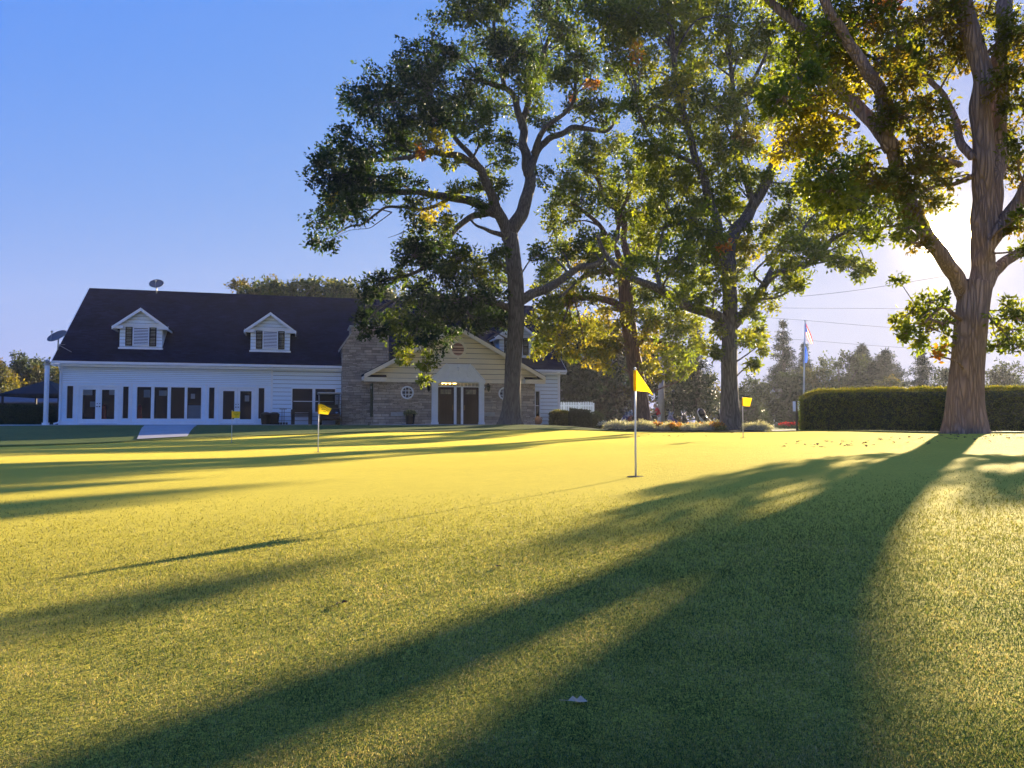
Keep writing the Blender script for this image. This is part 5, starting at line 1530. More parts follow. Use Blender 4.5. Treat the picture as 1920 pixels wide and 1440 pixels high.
for px, Y in [(1262, 32.3), (1272, 33.4), (1240, 34.2), (1292, 33.8), (1334, 33.0), (1345, 32.2), (1312, 34.6), (1258, 36.5), (1200, 36.2)]:
    dup(p2, onground(px, Y, 0.02), random.uniform(0, 6.3), scale=random.uniform(0.8, 1.1))
RF = [(0.6, 0.03, 0.03), (0.5, 0.02, 0.04)]
p3 = plant('red_flower_plant', 'red flowering plant in the small bed beside the sign post', 'plant', 1470, 62, 0.42, 0.36, [(0.05, 0.08, 0.02)], 0.12, 120, 'red flowers beside the sign post', 0.4, flower=RF)
for px in (1477, 1484, 1491, 1498, 1505): dup(p3, onground(px, 62), random.uniform(0, 6))

# ------------------------------------------------------------------ putting flags
def text_mesh(txt, size):
    cu = bpy.data.curves.new('t', 'FONT'); cu.body = txt; cu.size = size; cu.align_x = 'CENTER'; cu.offset = 0.006
    o = bpy.data.objects.new('t', cu); COL.objects.link(o)
    dg = bpy.context.evaluated_depsgraph_get(); me = bpy.data.meshes.new_from_object(o.evaluated_get(dg))
    V = [v.co.copy() for v in me.vertices]; Fc = [list(p.vertices) for p in me.polygons]
    bpy.data.objects.remove(o); bpy.data.curves.remove(cu); bpy.data.meshes.remove(me)
    return V, Fc

def putting_flag(px, Y, label, surf, fold_mat='flag', H=0.9, lean=0.0, letters=True, uvc=(0.5, 0.5), tsc=(1, 1), sleeve=(0.012, 0.185)):
    g = onground(px, Y)
    e = thing('putting_flag', label, 'golf flag', g, 0, 'yellow flags on the putting green')
    b = MB(); b.tube([(0, 0, -0.05), (lean*0.5, 0, H*0.5), (lean, 0, H)], [0.009, 0.008, 0.0075], 10); b.ball((lean, 0, H+0.004), 0.011)
    b.build('pole', M['pole'], e)
    # cup in the turf
    h = MB(); h.cyl((0, 0, 0.0005), 0.054, 0.0015, 24); h.build('hole', M['black'], e)
    ring2 = MB(); ring2.lathe([(0.052, 0.001), (0.053, 0.004), (0.066, 0.004), (0.075, -0.002)], 24); ring2.build('hole_rim', M['hole'], e)
    f = MB(); nu, nv = 14, 10; vs = []
    for i in range(nu+1):
        for j in range(nv+1):
            vs.append(surf(i/nu, j/nv))
    f.add(vs, [(i*(nv+1)+j, (i+1)*(nv+1)+j, (i+1)*(nv+1)+j+1, i*(nv+1)+j+1) for i in range(nu) for j in range(nv)], 0, True)
    s0, s1 = sleeve
    lt = lambda z: lean*z/H
    f.tube([(lt(z), 0, z) for z in (H-0.01, H-0.05, H-s1*0.6, H-s1)], 0.0135, 10, 0, True)
    fo = f.build('flag', M['flag'], e)
    if letters:
        t = MB()
        rowsz = [('I/NHI/LV', 0.74, 0.13), ('COUNTRY', 0.52, 0.13), ('CLUB', 0.30, 0.12)]
        for txt, v0, sz in rowsz[0:]:
            if txt[0] == 'I': 
                V, Fc = [], []
                # the top line is too small to read in the place: short printed strokes
                for k in range(9):
                    x = (k-4)*0.085
                    for (a0, a1) in ((x-0.028, x-0.012), (x+0.008, x+0.026)):
                        n0 = len(V); hh = sz*random.uniform(0.55, 0.8)
                        V += [Vector((a0, 0, 0)), Vector((a1, 0, 0)), Vector((a1, hh, 0)), Vector((a0, hh, 0))]; Fc.append([n0, n0+1, n0+2, n0+3])
                    n0 = len(V); V += [Vector((x-0.028, sz*0.3, 0)), Vector((x+0.026, sz*0.3, 0)), Vector((x+0.026, sz*0.42, 0)), Vector((x-0.028, sz*0.42, 0))]; Fc.append([n0, n0+1, n0+2, n0+3])
            else: V, Fc = text_mesh(txt, sz)
            pts = []
            for q in V:
                u = uvc[0] + q.x*tsc[0]; v = v0 + (uvc[1]-0.5) + (q.y - 0.42*q.x*q.x*2.2*tsc[1])*tsc[1]
                u = min(max(u, 0.02), 0.98); v = min(max(v, 0.02), 0.98)
                p = Vector(surf(u, v)); du = Vector(surf(u+0.01, v))-p; dv = Vector(surf(u, v+0.01))-p
                nn = du.cross(dv).normalized()
                if nn.y > 0: nn = -nn
                pts.append(p + nn*0.0022)
            t.add(pts, Fc)
        t.build('lettering', M['ink'], fo)
    return e

def quad_surf(P, wave, H, ph=0.0, sc=1.0):
    """bilinear cloth between corner offsets from the pole top: (top pole, top fly, bottom fly, bottom pole), (x, z[, y])"""
    P = [Vector((p[0]*sc, (p[2] if len(p) > 2 else 0)*sc, H + p[1]*sc)) for p in P]
    def f(u, v):
        a = P[0].lerp(P[1], u); b = P[3].lerp(P[2], u); p = b.lerp(a, v)
        p.y += wave*math.sin(u*5.2+ph+v*0.8)*u
        return tuple(p)
    return f
m1 = 0.9/201
f1 = quad_surf([(0.010, -0.004), (30*m1, -50*m1, -0.10), (22*m1, -44*m1, -0.07), (0.010, -41*m1)], 0.016, 0.9, 0.6)
putting_flag(1191, 6.7, 'nearest yellow putting flag hanging limp in the middle of the green', f1, uvc=(0.46, 0.50), tsc=(1.0, 1.1))
m2 = 0.9/90
f2 = quad_surf([(0.012, -0.0), (24*m2, -8.5*m2, 0.03), (17*m2, -20*m2, 0.05), (0.012, -18*m2)], 0.012, 0.9, 0.2)
def f2b(u, v):
    p = list(f2(u, v)); 
    p[2] += 0.015*math.sin(math.pi*min(1, u*1.6))*(1 if v > 0.5 else 0.2)*v
    return tuple(p)
putting_flag(597.5, 15.0, 'yellow putting flag blowing open in front of the golf cart', f2b, uvc=(0.52, 0.5), tsc=(1.0, 1.05))
m3 = 0.9/59
f3 = quad_surf([(0.012, -0.01), (14*m3, -1*m3, 0.03), (13*m3, -13.5*m3, 0.04), (0.012, -13.5*m3)], 0.012, 0.9, 1.0)
putting_flag(435.5, 22.6, 'farthest yellow putting flag in front of the right french doors', f3, uvc=(0.52, 0.5), tsc=(1.0, 1.05))
m4 = 0.9/76
f4 = quad_surf([(0.012, -0.0), (19*m4, -1.0*m4, 0.04), (15*m4, -17*m4, 0.05), (0.012, -16*m4)], 0.012, 0.9, 2.0)
putting_flag(1392.5, 17.8, 'yellow putting flag beside the straight oak trunk', f4, uvc=(0.52, 0.5), tsc=(1.0, 1.05))

# ------------------------------------------------------------------ the flag pole
g = onground(1505, 74); top = at(1509.5, 603, 74)
e = thing('flag_pole', 'tall white flag pole with a striped flag over a blue flag', 'flag pole', g)
v = top - g
b = MB(); b.tube([(0, 0, -0.1), v*0.5, v], [0.085, 0.07, 0.045], 12); b.ball(v + Vector((0, 0, 0.08)), 0.09)
b.build('pole', M['pole'], e)
mf = 74/F
def drape(x0, z0, outl, wave, ph, n=(14, 16)):
    """outl: rows of (xleft, xright, z) in px from the pole top"""
    vs = []; zs = [o[2] for o in outl]
    for i in range(n[1]+1):
        z = zs[0] + (zs[-1]-zs[0])*i/n[1]
        l = np.interp(z, zs, [o[0] for o in outl]); r = np.interp(z, zs, [o[1] for o in outl])
        for j in range(n[0]+1):
            u = j/n[0]
            vs.append(((x0+l+(r-l)*u)*mf, wave*math.sin(u*9+ph+i*0.15)*u, -(z0+z)*mf))
    return vs, n
vs, n = drape(0.2, 0, [(0, 1.2, 3), (0.2, 4.5, 12), (0.2, 8, 20), (1.5, 10.5, 28), (5, 12.5, 36), (9, 13.5, 42)], 0.14, 0.4)
fm = MB(); fs = []; ms = []
for i in range(n[1]):
    for j in range(n[0]):
        fs.append((i*(n[0]+1)+j, (i+1)*(n[0]+1)+j, (i+1)*(n[0]+1)+j+1, i*(n[0]+1)+j+1))
        ms.append(2 if (i < 7 and j < 9) else ((j//2) % 2))
fm.v = [tuple(Vector(p)+v) for p in vs]; fm.f = fs; fm.m = ms; fm.sm = [True]*len(fs)
fm.build('striped_flag', [M['fl_red'], M['fl_white'], M['fl_blue']], e)
vs, n = drape(-2.0, 47, [(0.5, 2.5, 0), (-0.8, 4, 9), (-1.5, 5.0, 18), (-2.2, 5.0, 26), (-2.8, 3.8, 31)], 0.12, 1.0)
fm = MB(); fm.add([tuple(Vector(p)+v) for p in vs], [(i*(n[0]+1)+j, (i+1)*(n[0]+1)+j, (i+1)*(n[0]+1)+j+1, i*(n[0]+1)+j+1) for i in range(n[1]) for j in range(n[0])], 0, True)
fm.build('blue_flag', M['fl_royal'], e)

# sign post by the hedge, poles, lamp
g = onground(1494, 40); s_ = 40/F
e = thing('sign_post', 'small two panel sign on a dark post at the hedge end', 'sign', g)
b = MB(); b.box(-0.05, 0.05, -0.04, 0.04, -0.1, 0.95); b.build('post', M['wood'], e)
b = MB(); b.rbox(-0.20, -0.06, -0.02, 0.02, 0.98, 1.48, 0.01); b.rbox(0.04, 0.20, -0.02, 0.02, 0.98, 1.48, 0.01); b.build('board', M['trim'], e)
b = MB(); b.box(-0.06, 0.04, -0.015, 0.03, 0.9, 1.5); b.build('backing', M['wood'], e)
g = onground(1240, 62)
e = thing('utility_pole', 'thick pale concrete pole standing right of the person', 'pole', g)
b = MB(); b.tube([(0, 0, -0.1), (0, 0, 6)], [0.26, 0.2], 14); b.build('shaft', M['teak'], e)
b = MB(); b.box(-0.8, 0.8, -0.05, 0.05, 5.6, 5.72); b.build('crossarm', M['wood'], e)
g = onground(1262.5, 60)
e = thing('lamp_post', 'slim dark lamp post with small lantern head between the golf bags', 'lamp post', g)
b = MB(); b.tube([(0, 0, -0.05), (0, 0, 2.35)], [0.06, 0.045], 10); b.lathe([(0.12, 0), (0.12, 0.1), (0.07, 0.2)], 12); b.build('post', M['wood'], e)
b = MB(); b.lathe([(0.06, 2.35), (0.13, 2.42), (0.16, 2.72), (0.18, 2.74), (0.05, 2.9), (0.02, 2.97)], 8); b.build('lantern', M['darkglass'], e)

# power lines
def wire(pts, label):
    P = catmull([np.array(at(x, y, Y)) for x, y, Y in pts], 8)
    o = MB().tube([Vector(p) for p in P], 0.013, 5).build('power_line', M['black']); tag(o, label, 'power line', 'power lines over the course')
wire([(1360, 590, 80), (1500, 600, 80), (1700, 616, 80), (1950, 626, 80)], 'upper power line crossing the sky above the flag pole')
wire([(1360, 628, 80), (1500, 637, 80), (1700, 652, 80), (1950, 660, 80)], 'lower power line crossing behind the flag pole')
wire([(1360, 577, 84), (1550, 578, 84), (1750, 580, 84), (1950, 590, 84)], 'faint top power line just above the flag pole tip')
wire([(1500, 556, 60), (1600, 545, 60), (1740, 523, 60), (1800, 512, 60)], 'slanting wire running up towards the near oak fork')

# ------------------------------------------------------------------ fence, shed, pavilion and post at the left
g = onground(1030, 58); h_ = onground(1112, 58)
e = thing('picket_fence', 'white picket fence behind the shrubs right of the clubhouse', 'fence', g)
d = h_ - g; n = 26; pk = MB(); rl = MB(); ps = MB()
for i in range(n):
    p = d*(i/n); pk.prism([(p.x, 0, 0.3), (p.x+0.09, 0, 0.3), (p.x+0.09, 0, 1.62), (p.x+0.045, 0, 1.7), (p.x, 0, 1.62)], (0, 0.02, 0))
for z in (0.5, 1.35): rl.box(0, d.x, 0.021, 0.06, z, z+0.09)
for i in range(4): ps.box(d.x*i/3, d.x*i/3+0.1, 0.062, 0.15, -0.05, 1.6)
pk.build('picket', M['trim'], e); rl.build('rail', M['trim'], e); ps.build('post', M['trim'], e)

g = onground(86.5, 42.2)
e = thing('white_post', 'tall white square post standing at the left corner of the clubhouse lawn', 'post', g)
b = MB(); b.rbox(-0.088, 0.088, -0.088, 0.088, -0.1, 3.15, 0.012); b.box(-0.13, 0.13, -0.13, 0.13, -0.02, 0.12); b.build('shaft', M['trim'], e)
b = MB(); b.rbox(-0.13, 0.13, -0.13, 0.13, 3.15, 3.22, 0.01); b.lathe([(0.03, 3.22), (0.06, 3.25), (0.12, 3.33), (0.10, 3.42), (0.03, 3.46)], 12); b.build('cap', M['metal'], e)

g = onground(88, 52)
e = thing('pavilion', 'dark hipped canopy pavilion at the left end of the clubhouse', 'pavilion', g)
b = MB(); W = 1.9
b.add([(-W,-W,1.95),(W,-W,1.95),(W,W,1.95),(-W,W,1.95),(0,0,2.9)], [(0,1,4),(1,2,4),(2,3,4),(3,0,4)]); b.box(-W, W, -W, -W+0.03, 1.78, 1.95); b.box(-W, W, W-0.03, W, 1.78, 1.95); b.box(-W, -W+0.03, -W+.03, W-.03, 1.78, 1.95); b.box(W-0.03, W, -W+.03, W-.03, 1.78, 1.95)
b.build('canopy', M['canvas'], e)
for sx in (-1, 1):
    for sy in (-1, 1):
        MB().box(sx*W*0.93-0.05, sx*W*0.93+0.05, sy*W*0.93-0.05, sy*W*0.93+0.05, -0.1, 1.8).build('leg', M['wood'], e)
g = onground(20, 60)
e = thing('shed', 'low dark shed with grey roof at the far left', 'shed', g)
b = MB(); b.box(-5.2, 3.9, 0, 4, -0.1, 1.62); 
for k in range(30): b.box(-5.2+k*0.305, -5.2+k*0.305+0.29, -0.03, -0.002, 0, 1.6)
b.build('wall', M['darkwall'], e)
b = MB(); b.prism([(-5.5, -0.35, 1.6), (4.2, -0.35, 1.6), (4.2, 2, 2.25), (-5.5, 2, 2.25)], (0, 0, 0.1)); b.prism([(-5.5, 2, 2.25), (4.2, 2, 2.25), (4.2, 4.35, 1.6), (-5.5, 4.35, 1.6)], (0, 0, 0.1)); b.build('roof', M['greyroof'], e)
clipped('dark_hedge', 'dark low hedge at the far left in front of the shed', 'hedge', [onp(-60, 50), onp(98, 48)], 1.0, 1.15, 'con', 0.07, 200, rnd=0.2)

# ------------------------------------------------------------------ things along the clubhouse wall
def bin_(px, lab):
    p = hw(hs_(px, -0.55), -0.55); p.z = G(p.x, p.y) + 0.02
    e = thing('black_bin', lab, 'bin', p, TH, 'black bins by the right french doors')
    b = MB(); b.lathe([(0.22, 0), (0.24, 0.03), (0.29, 0.5), (0.31, 0.52), (0.31, 0.55)], 20); b.build('body', M['rubber'], e)
    b = MB(); b.lathe([(0.315, 0.55), (0.3, 0.60), (0.2, 0.67), (0.06, 0.70)], 20); b.build('lid', M['blackbag'], e)
bin_(499, 'round topped black bin nearest the right french doors'); bin_(514, 'round topped black bin beside the boot brush stand')
p = hw(hs_(531, -0.5), -0.5); p.z = G(p.x, p.y) + 0.02
e = thing('boot_brush_stand', 'thin black stand with flat top and brush base beside the bench', 'stand', p, TH)
b = MB(); b.box(-0.2, 0.2, -0.06, 0.06, 0.86, 0.89); b.box(-0.07, -0.045, -0.015, 0.015, 0.08, 0.86); b.box(0.045, 0.07, -0.015, 0.015, 0.08, 0.86); b.build('frame', M['black'], e)
b = MB()
for x in (-0.24, -0.1, 0.05, 0.2): b.rbox(x-0.06, x+0.06, -0.15, 0.15, 0.0, 0.12, 0.02)
b.build('brush', M['rubber'], e)
s0_, s1_ = hs_(545.5, -0.7), hs_(586, -0.7); p = hw((s0_+s1_)/2, -0.7); p.z = G(p.x, p.y) + 0.02; hwid_ = (s1_-s0_)/2
e = thing('bench', 'dark wooden bench under the wide clubhouse window', 'bench', p, TH)
b = MB()
for k in range(4): b.box(-hwid_, hwid_, -0.22+k*0.11, -0.13+k*0.11, 0.42, 0.46)
b.build('seat', M['wood'], e)
b = MB()
for k in range(4): b.box(-hwid_, hwid_, 0.24, 0.27, 0.50+k*0.09, 0.575+k*0.09)
b.build('backrest', M['wood'], e)
for sx in (-1, 1):
    lb = MB(); x = sx*(hwid_-0.12); lb.box(x-0.1, x+0.1, -0.2, -0.13, 0, 0.42); lb.box(x-0.1, x+0.1, 0.17, 0.24, 0, 0.86); lb.box(x-0.1, x+0.1, -0.13, 0.17, 0.34, 0.41); lb.build('leg', M['wood'], e)
# golf cart seen nose on
p = hw(hs_(617, -1.35), -1.35); p.z = G(p.x, p.y) + 0.0
e = thing('golf_cart', 'dark golf cart with cream roof parked against the clubhouse wall', 'golf cart', p, TH)
b = MB()
b.prism([(-0.55, -1.05, 0.28), (-0.55, -1.12, 0.62), (-0.55, -0.7, 0.92), (-0.55, -0.42, 0.95), (-0.55, -0.36, 0.36), (-0.55, 0.15, 0.34), (-0.55, 0.2, 0.66), (-0.55, 1.0, 0.72), (-0.55, 1.15, 0.4), (-0.55, 1.1, 0.28)], (1.1, 0, 0))
b.rbox(-0.58, 0.58, -1.2, -1.06, 0.3, 0.46, 0.03); b.build('body', M['cartbody'], e)
b = MB(); b.rbox(-0.66, 0.66, -0.75, 0.95, 1.74, 1.82, 0.035); b.build('roof', M['carttop'], e)
for sx in (-1, 1):
    MB().tube([(sx*0.52, -0.55, 0.9), (sx*0.57, -0.68, 1.76)], 0.022, 6).build('roof_post', M['metal'], e)
    MB().tube([(sx*0.52, 0.75, 0.7), (sx*0.57, 0.85, 1.76)], 0.022, 6).build('roof_post', M['metal'], e)
    for y in (-0.72, 0.72):
        wb = MB(); wb.lathe([(0.12, -0.1), (0.22, -0.1), (0.25, -0.06), (0.25, 0.06), (0.22, 0.1), (0.12, 0.1)], 18, M=Matrix.Translation((sx*0.5, y, 0.25)) @ Matrix.Rotation(R(90), 4, 'Y'))
        wo = wb.build('wheel', M['rubber'], e)
        rb_ = MB(); rb_.lathe([(0.03, -0.11), (0.12, -0.105), (0.12, 0.105), (0.03, 0.11)], 14, M=Matrix.Translation((sx*0.5, y, 0.25)) @ Matrix.Rotation(R(90), 4, 'Y')); rb_.build('rim', M['metal'], wo)
    hl = MB(); hl.lathe([(0.02, 0.03), (0.07, 0.02), (0.07, -0.02)], 12, M=Matrix.Translation((sx*0.38, -1.04, 0.66)) @ Matrix.Rotation(R(60), 4, 'X')); hl.build('headlight', M['chrome'], e)
b = MB(); b.rbox(-0.52, 0.52, 0.1, 0.5, 0.66, 0.8, 0.05); b.rbox(-0.52, 0.52, 0.46, 0.58, 0.82, 1.16, 0.05); b.build('seat', M['seatvinyl'], e)
b = MB(); b.add([(-0.5, -0.6, 0.95), (0.5, -0.6, 0.95), (0.55, -0.69, 1.72), (-0.55, -0.69, 1.72)], [(0,1,2,3)]); b.build('windscreen', M['glass'], e)
b = MB(); b.tube([(-0.27, -0.45, 0.85), (-0.27, -0.2, 1.02)], 0.02, 6)
M9 = Matrix.Translation((-0.27, -0.18, 1.03)) @ Matrix.Rotation(R(-50), 4, 'X')
b.tube([M9 @ Vector((0.17*math.cos(a), 0.17*math.sin(a), 0)) for a in np.linspace(0, 2*math.pi, 17)], 0.014, 6); b.build('steering_wheel', M['black'], e)

# planter and jar by the entrance
p = hw(hs_(769, WB-0.5), WB-0.5); p.z = G(p.x, p.y) + 0.03
e = thing('planter', 'dark round planter of pale flowers under the left round window', 'planter', p)
b = MB(); b.lathe([(0.2, 0), (0.22, 0.03), (0.27, 0.5), (0.3, 0.54), (0.3, 0.58), (0.26, 0.58), (0.25, 0.52)], 20); b.build('pot', M['black'], e)
n = 170; a = rng.uniform(0, 2*np.pi, n); rr = np.sqrt(rng.uniform(0, 1, n))*0.32
P = np.stack([rr*np.cos(a), rr*np.sin(a), 0.56+0.22*rng.uniform(0, 1, n)*np.sqrt(np.clip(1-(rr/0.36)**2, 0, 1))], 1)
V, cc = leaf_quads(P, unit(np.stack([np.cos(a), np.sin(a), np.full(n, 1.0)], 1)), 5, 0.08, 0.5, np.array([(0.12, 0.15, 0.05), (0.3, 0.3, 0.2), (0.2, 0.22, 0.1)])[rng.integers(0, 3, n)])
quads_obj('plant', V, 4, cc, M['farleaf'], e)
p = hw(w1+0.35, WB+0.55); p.z = G(p.x, p.y) + 0.03
e = thing('stoneware_jar', 'tan stoneware jar at the right corner of the entrance wing', 'jar', p)
b = MB(); b.lathe([(0.14, 0), (0.24, 0.1), (0.27, 0.22), (0.2, 0.38), (0.1, 0.44), (0.12, 0.5), (0.1, 0.5), (0.08, 0.42)], 18); b.build('body', M['clay'], e)
b = MB(); b.tube([(0.14, 0, 0.4), (0.26, 0, 0.4), (0.25, 0, 0.3)], 0.02, 6); b.build('handle', M['clay'], e)

# ------------------------------------------------------------------ golf bags
def golf_bag(px, Y, label, tilt, rz, mats, hood=False, cart=False, clubs=9, scale=1.0):
    g = onground(px, Y)
    e = thing('golf_bag', label, 'golf bag', g, rz, 'golf bags beside the flower bed')
    e.scale = (scale,)*3
    T = Matrix.Translation((0, 0, 0.08 if not cart else 0.2)) @ Matrix.Rotation(tilt, 4, 'Y')
    b = MB(); b.lathe([(0.13, 0), (0.15, 0.03), (0.135, 0.1), (0.125, 0.55), (0.15, 0.78), (0.165, 0.86), (0.15, 0.87), (0.13, 0.8)], 16, M=T @ Matrix.Diagonal((1, 0.85, 1, 1))); b.build('body', M[mats[0]], e)
    b = MB(); b.rbox(-0.2, -0.1, -0.09, 0.09, 0.08, 0.4, 0.035, M=T); b.rbox(-0.09, 0.09, -0.19, -0.1, 0.1, 0.6, 0.03, M=T); b.rbox(-0.18, -0.11, -0.07, 0.07, 0.45, 0.7, 0.03, M=T); b.build('pocket', M[mats[1]], e)
    b = MB(); b.tube([T @ Vector(p) for p in ((0.0, -0.13, 0.75), (0.04, -0.24, 0.6), (0.04, -0.26, 0.4), (0.0, -0.14, 0.2))], 0.022, 6); b.build('strap', M[mats[1]], e)
    if hood:
        b = MB(); pts = []
        b.lathe([(0.17, 0.84), (0.2, 0.95), (0.2, 1.12), (0.15, 1.25), (0.05, 1.3)], 16, M=T @ Matrix.Diagonal((1.1, 0.9, 1, 1))); b.build('rain_hood', M[mats[0]], e)
        b = MB(); b.tube([T @ Vector(p) for p in ((-0.225, -0.05, 0.86), (-0.235, -0.05, 1.05), (-0.15, -0.05, 1.25), (0.02, -0.05, 1.32))], 0.03, 6); b.rbox(-0.26, -0.19, -0.12, 0.1, 0.62, 0.86, 0.03, M=T); b.build('hood_trim', M['whitebag'], e)
    else:
        for k in range(clubs):
            a = 2*math.pi*k/clubs; r = 0.085
            p0 = Vector((r*0.6*math.cos(a), r*0.6*math.sin(a), 0.6)); p1 = Vector((r*1.7*math.cos(a), r*1.7*math.sin(a), 0.98+0.16*((k*7) % 5)/5))
            c = MB(); c.tube([T @ p0, T @ p1], 0.008, 5)
            big = k % 3 == 0
            c.ball(tuple(T @ (p1 + Vector((0.02, 0, 0.03)))), 0.055 if big else 0.04, sc=(1, 0.75, 0.8) if big else (1.0, 0.4, 0.9), sub=1)
            c.build('club', M['blackbag'] if big and k else M['chrome'], e)
    if cart:
        for sy in (-1, 1):
            wb = MB(); wb.lathe([(0.10, -0.02), (0.14, -0.02), (0.15, 0), (0.14, 0.02), (0.10, 0.02)], 16, M=Matrix.Translation((-0.05, sy*0.34, 0.15)) @ Matrix.Rotation(R(90), 4, 'X')); 
            for k in range(3): wb.tube([(-0.05+0.11*math.cos(k*2.09), sy*0.34, 0.15+0.11*math.sin(k*2.09)), (-0.05, sy*0.34, 0.15)], 0.008, 4)
            wb.build('wheel', M['rubber'], e)
        b = MB(); b.tube([(-0.05, -0.34, 0.15), (0.05, 0, 0.25), (-0.05, 0.34, 0.15)], 0.015, 6)
        b.tube([T @ Vector((0.17, 0, 0.0)), T @ Vector((0.19, 0, 0.7)), (0.45, 0, 0.95), (0.75, 0, 1.02)], 0.016, 6); b.build('trolley_frame', M['metal'], e)
    else:
        for sy in (-1, 1):
            lb = MB(); top_ = T @ Vector((0.12, sy*0.06, 0.72)); lb.tube([top_, (top_.x+0.16, sy*0.3, 0.0)], 0.010, 5); lb.build('leg', M['chrome'], e)
    return e
golf_bag(1160, 49, 'navy and white golf bag leaning left of the reddish trunk', R(32), 0.0, ('navy', 'whitebag'), clubs=10)
golf_bag(1175, 50, 'maroon golf bag full of clubs close against the reddish trunk', R(20), 0.5, ('maroon', 'maroon'), clubs=11)
golf_bag(1222, 55.6, 'dark golf bag on a trolley that the person bends over', R(-18), 0.0, ('maroon', 'blackbag'), cart=True, clubs=9)
golf_bag(1254, 55, 'purple grey golf bag standing left of the lamp post', R(8), 0.3, ('purple', 'purple'), clubs=8)
golf_bag(1276, 54, 'low purple golf bag lying right of the lamp post', R(48), 2.6, ('purple', 'navy'), clubs=7)
golf_bag(1285, 52.5, 'black golf bag with steel irons right of the lamp post', R(10), 2.0, ('blackbag', 'blackbag'), clubs=9)
golf_bag(1334, 50, 'black golf bag with white edged rain hood left of the straight oak', R(-38), 0.3, ('blackbag', 'blackbag'), hood=True, scale=1.15)
golf_bag(1349, 49, 'black golf bag mostly hidden behind the straight oak trunk', R(4), 0.0, ('blackbag', 'blackbag'), clubs=6)
# white flowered low pot plants left of the bags
plant('white_flower_plant', 'low dark plant with white flowers left of the navy golf bag', 'plant', 1137, 46, 0.5, 0.36, [(0.03, 0.045, 0.02)], 0.11, 160, None, 0.4, flower=[(0.75, 0.75, 0.75), (0.65, 0.6, 0.65)])

# ------------------------------------------------------------------ the person
def skinned(name, verts, edges, rad, mat, parent, sub=2, root=0):
    me = bpy.data.meshes.new(name); me.from_pydata([Vector(v) for v in verts], edges, [])
    o = bpy.data.objects.new(name, me); COL.objects.link(o)
    md = o.modifiers.new('s', 'SKIN'); 
    for i, r in enumerate(rad):
        me.skin_vertices[0].data[i].radius = (r, r) if not hasattr(r, '__len__') else r
        me.skin_vertices[0].data[i].use_root = (i == root)
    md.use_smooth_shade = True
    sd = o.modifiers.new('d', 'SUBSURF'); sd.levels = sub; sd.render_levels = sub
    dg = bpy.context.evaluated_depsgraph_get(); dg.update()
    m2 = bpy.data.meshes.new_from_object(o.evaluated_get(dg)); m2.name = name
    bpy.data.objects.remove(o); 
    m2.materials.clear(); m2.materials.append(mat)
    for p in m2.polygons: p.use_smooth = True
    o = bpy.data.objects.new(name, m2)
    return put(o, parent)
# pelvis at origin height; faces -x (left), stooping over the bag
g = onground(1233, 56.5)
pe = thing('person', 'person in red shirt and pale trousers stooping over a golf bag', 'person', g)
Z = lambda *p: Vector(p)
body = [Z(0.10,0,0.93), Z(0.07,0,1.08), Z(0.0,0,1.27), Z(-0.07,0,1.43), Z(-0.13,0,1.50), Z(-0.17,0,1.56), Z(-0.21,0,1.64), Z(-0.20,0,1.74),
        Z(-0.05,-0.19,1.41), Z(-0.16,-0.25,1.17), Z(-0.38,-0.19,1.06), Z(-0.45,-0.17,1.03),
        Z(-0.05,0.19,1.41), Z(-0.14,0.26,1.16), Z(-0.36,0.2,1.02), Z(-0.43,0.18,0.99),
        Z(0.09,-0.10,0.88), Z(0.01,-0.12,0.50), Z(0.06,-0.12,0.09), Z(-0.10,-0.13,0.04),
        Z(0.12,0.10,0.88), Z(0.16,0.12,0.49), Z(0.24,0.12,0.09), Z(0.08,0.13,0.04)]
be = [(0,1),(1,2),(2,3),(3,4),(4,5),(5,6),(6,7),(3,8),(8,9),(9,10),(10,11),(3,12),(12,13),(13,14),(14,15),(0,16),(16,17),(17,18),(18,19),(0,20),(20,21),(21,22),(22,23)]
br = [0.14,0.13,0.145,0.13,0.06,0.058,0.092,0.085, 0.065,0.045,0.034,0.03, 0.065,0.045,0.034,0.03, 0.095,0.062,0.045,0.035, 0.095,0.062,0.045,0.035]
bo = skinned('body', body, be, br, M['skin'], pe)
# nose, ears, hands with fingers
fx = MB(); fx.ball((-0.315, 0, 1.655), 0.022, sc=(1, .7, 1.1), sub=1)
for sy in (-1, 1): fx.ball((-0.19, sy*0.092, 1.665), 0.026, sc=(.7, .35, 1), sub=1)
for sy in (-1, 1): fx.ball((-0.295, sy*0.035, 1.69), 0.01, 1, sub=1)
fx.tube([(-0.292, -0.025, 1.605), (-0.30, 0, 1.602), (-0.292, 0.025, 1.605)], 0.007, 5, 2)
fx.build('face', [M['skin'], M['black'], M['maroon']], pe)
for hy, hz, nm in ((-0.17, 1.03, 'hand'), (0.18, 0.99, 'hand')):
    hb_ = MB(); hx = -0.43
    hb_.ball((hx-0.045, hy, hz-0.008), 0.045, sc=(1.1, 0.9, 0.5), sub=2)
    for k in range(4):
        y = hy + (k-1.5)*0.021; ln = (0.07, 0.082, 0.078, 0.06)[k]
        hb_.tube([(hx-0.08, y, hz-0.005), (hx-0.08-ln*0.5, y, hz-0.012), (hx-0.08-ln*0.75, y, hz-0.04), (hx-0.08-ln*0.7, y, hz-0.065)], [0.0105, 0.0095, 0.009, 0.007], 6)
    sg = 1 if hy < 0 else -1
    hb_.tube([(hx-0.03, hy+sg*0.035, hz), (hx-0.06, hy+sg*0.06, hz-0.01), (hx-0.09, hy+sg*0.058, hz-0.03)], [0.013, 0.011, 0.008], 6)
    hb_.build(nm, M['skin'], pe)
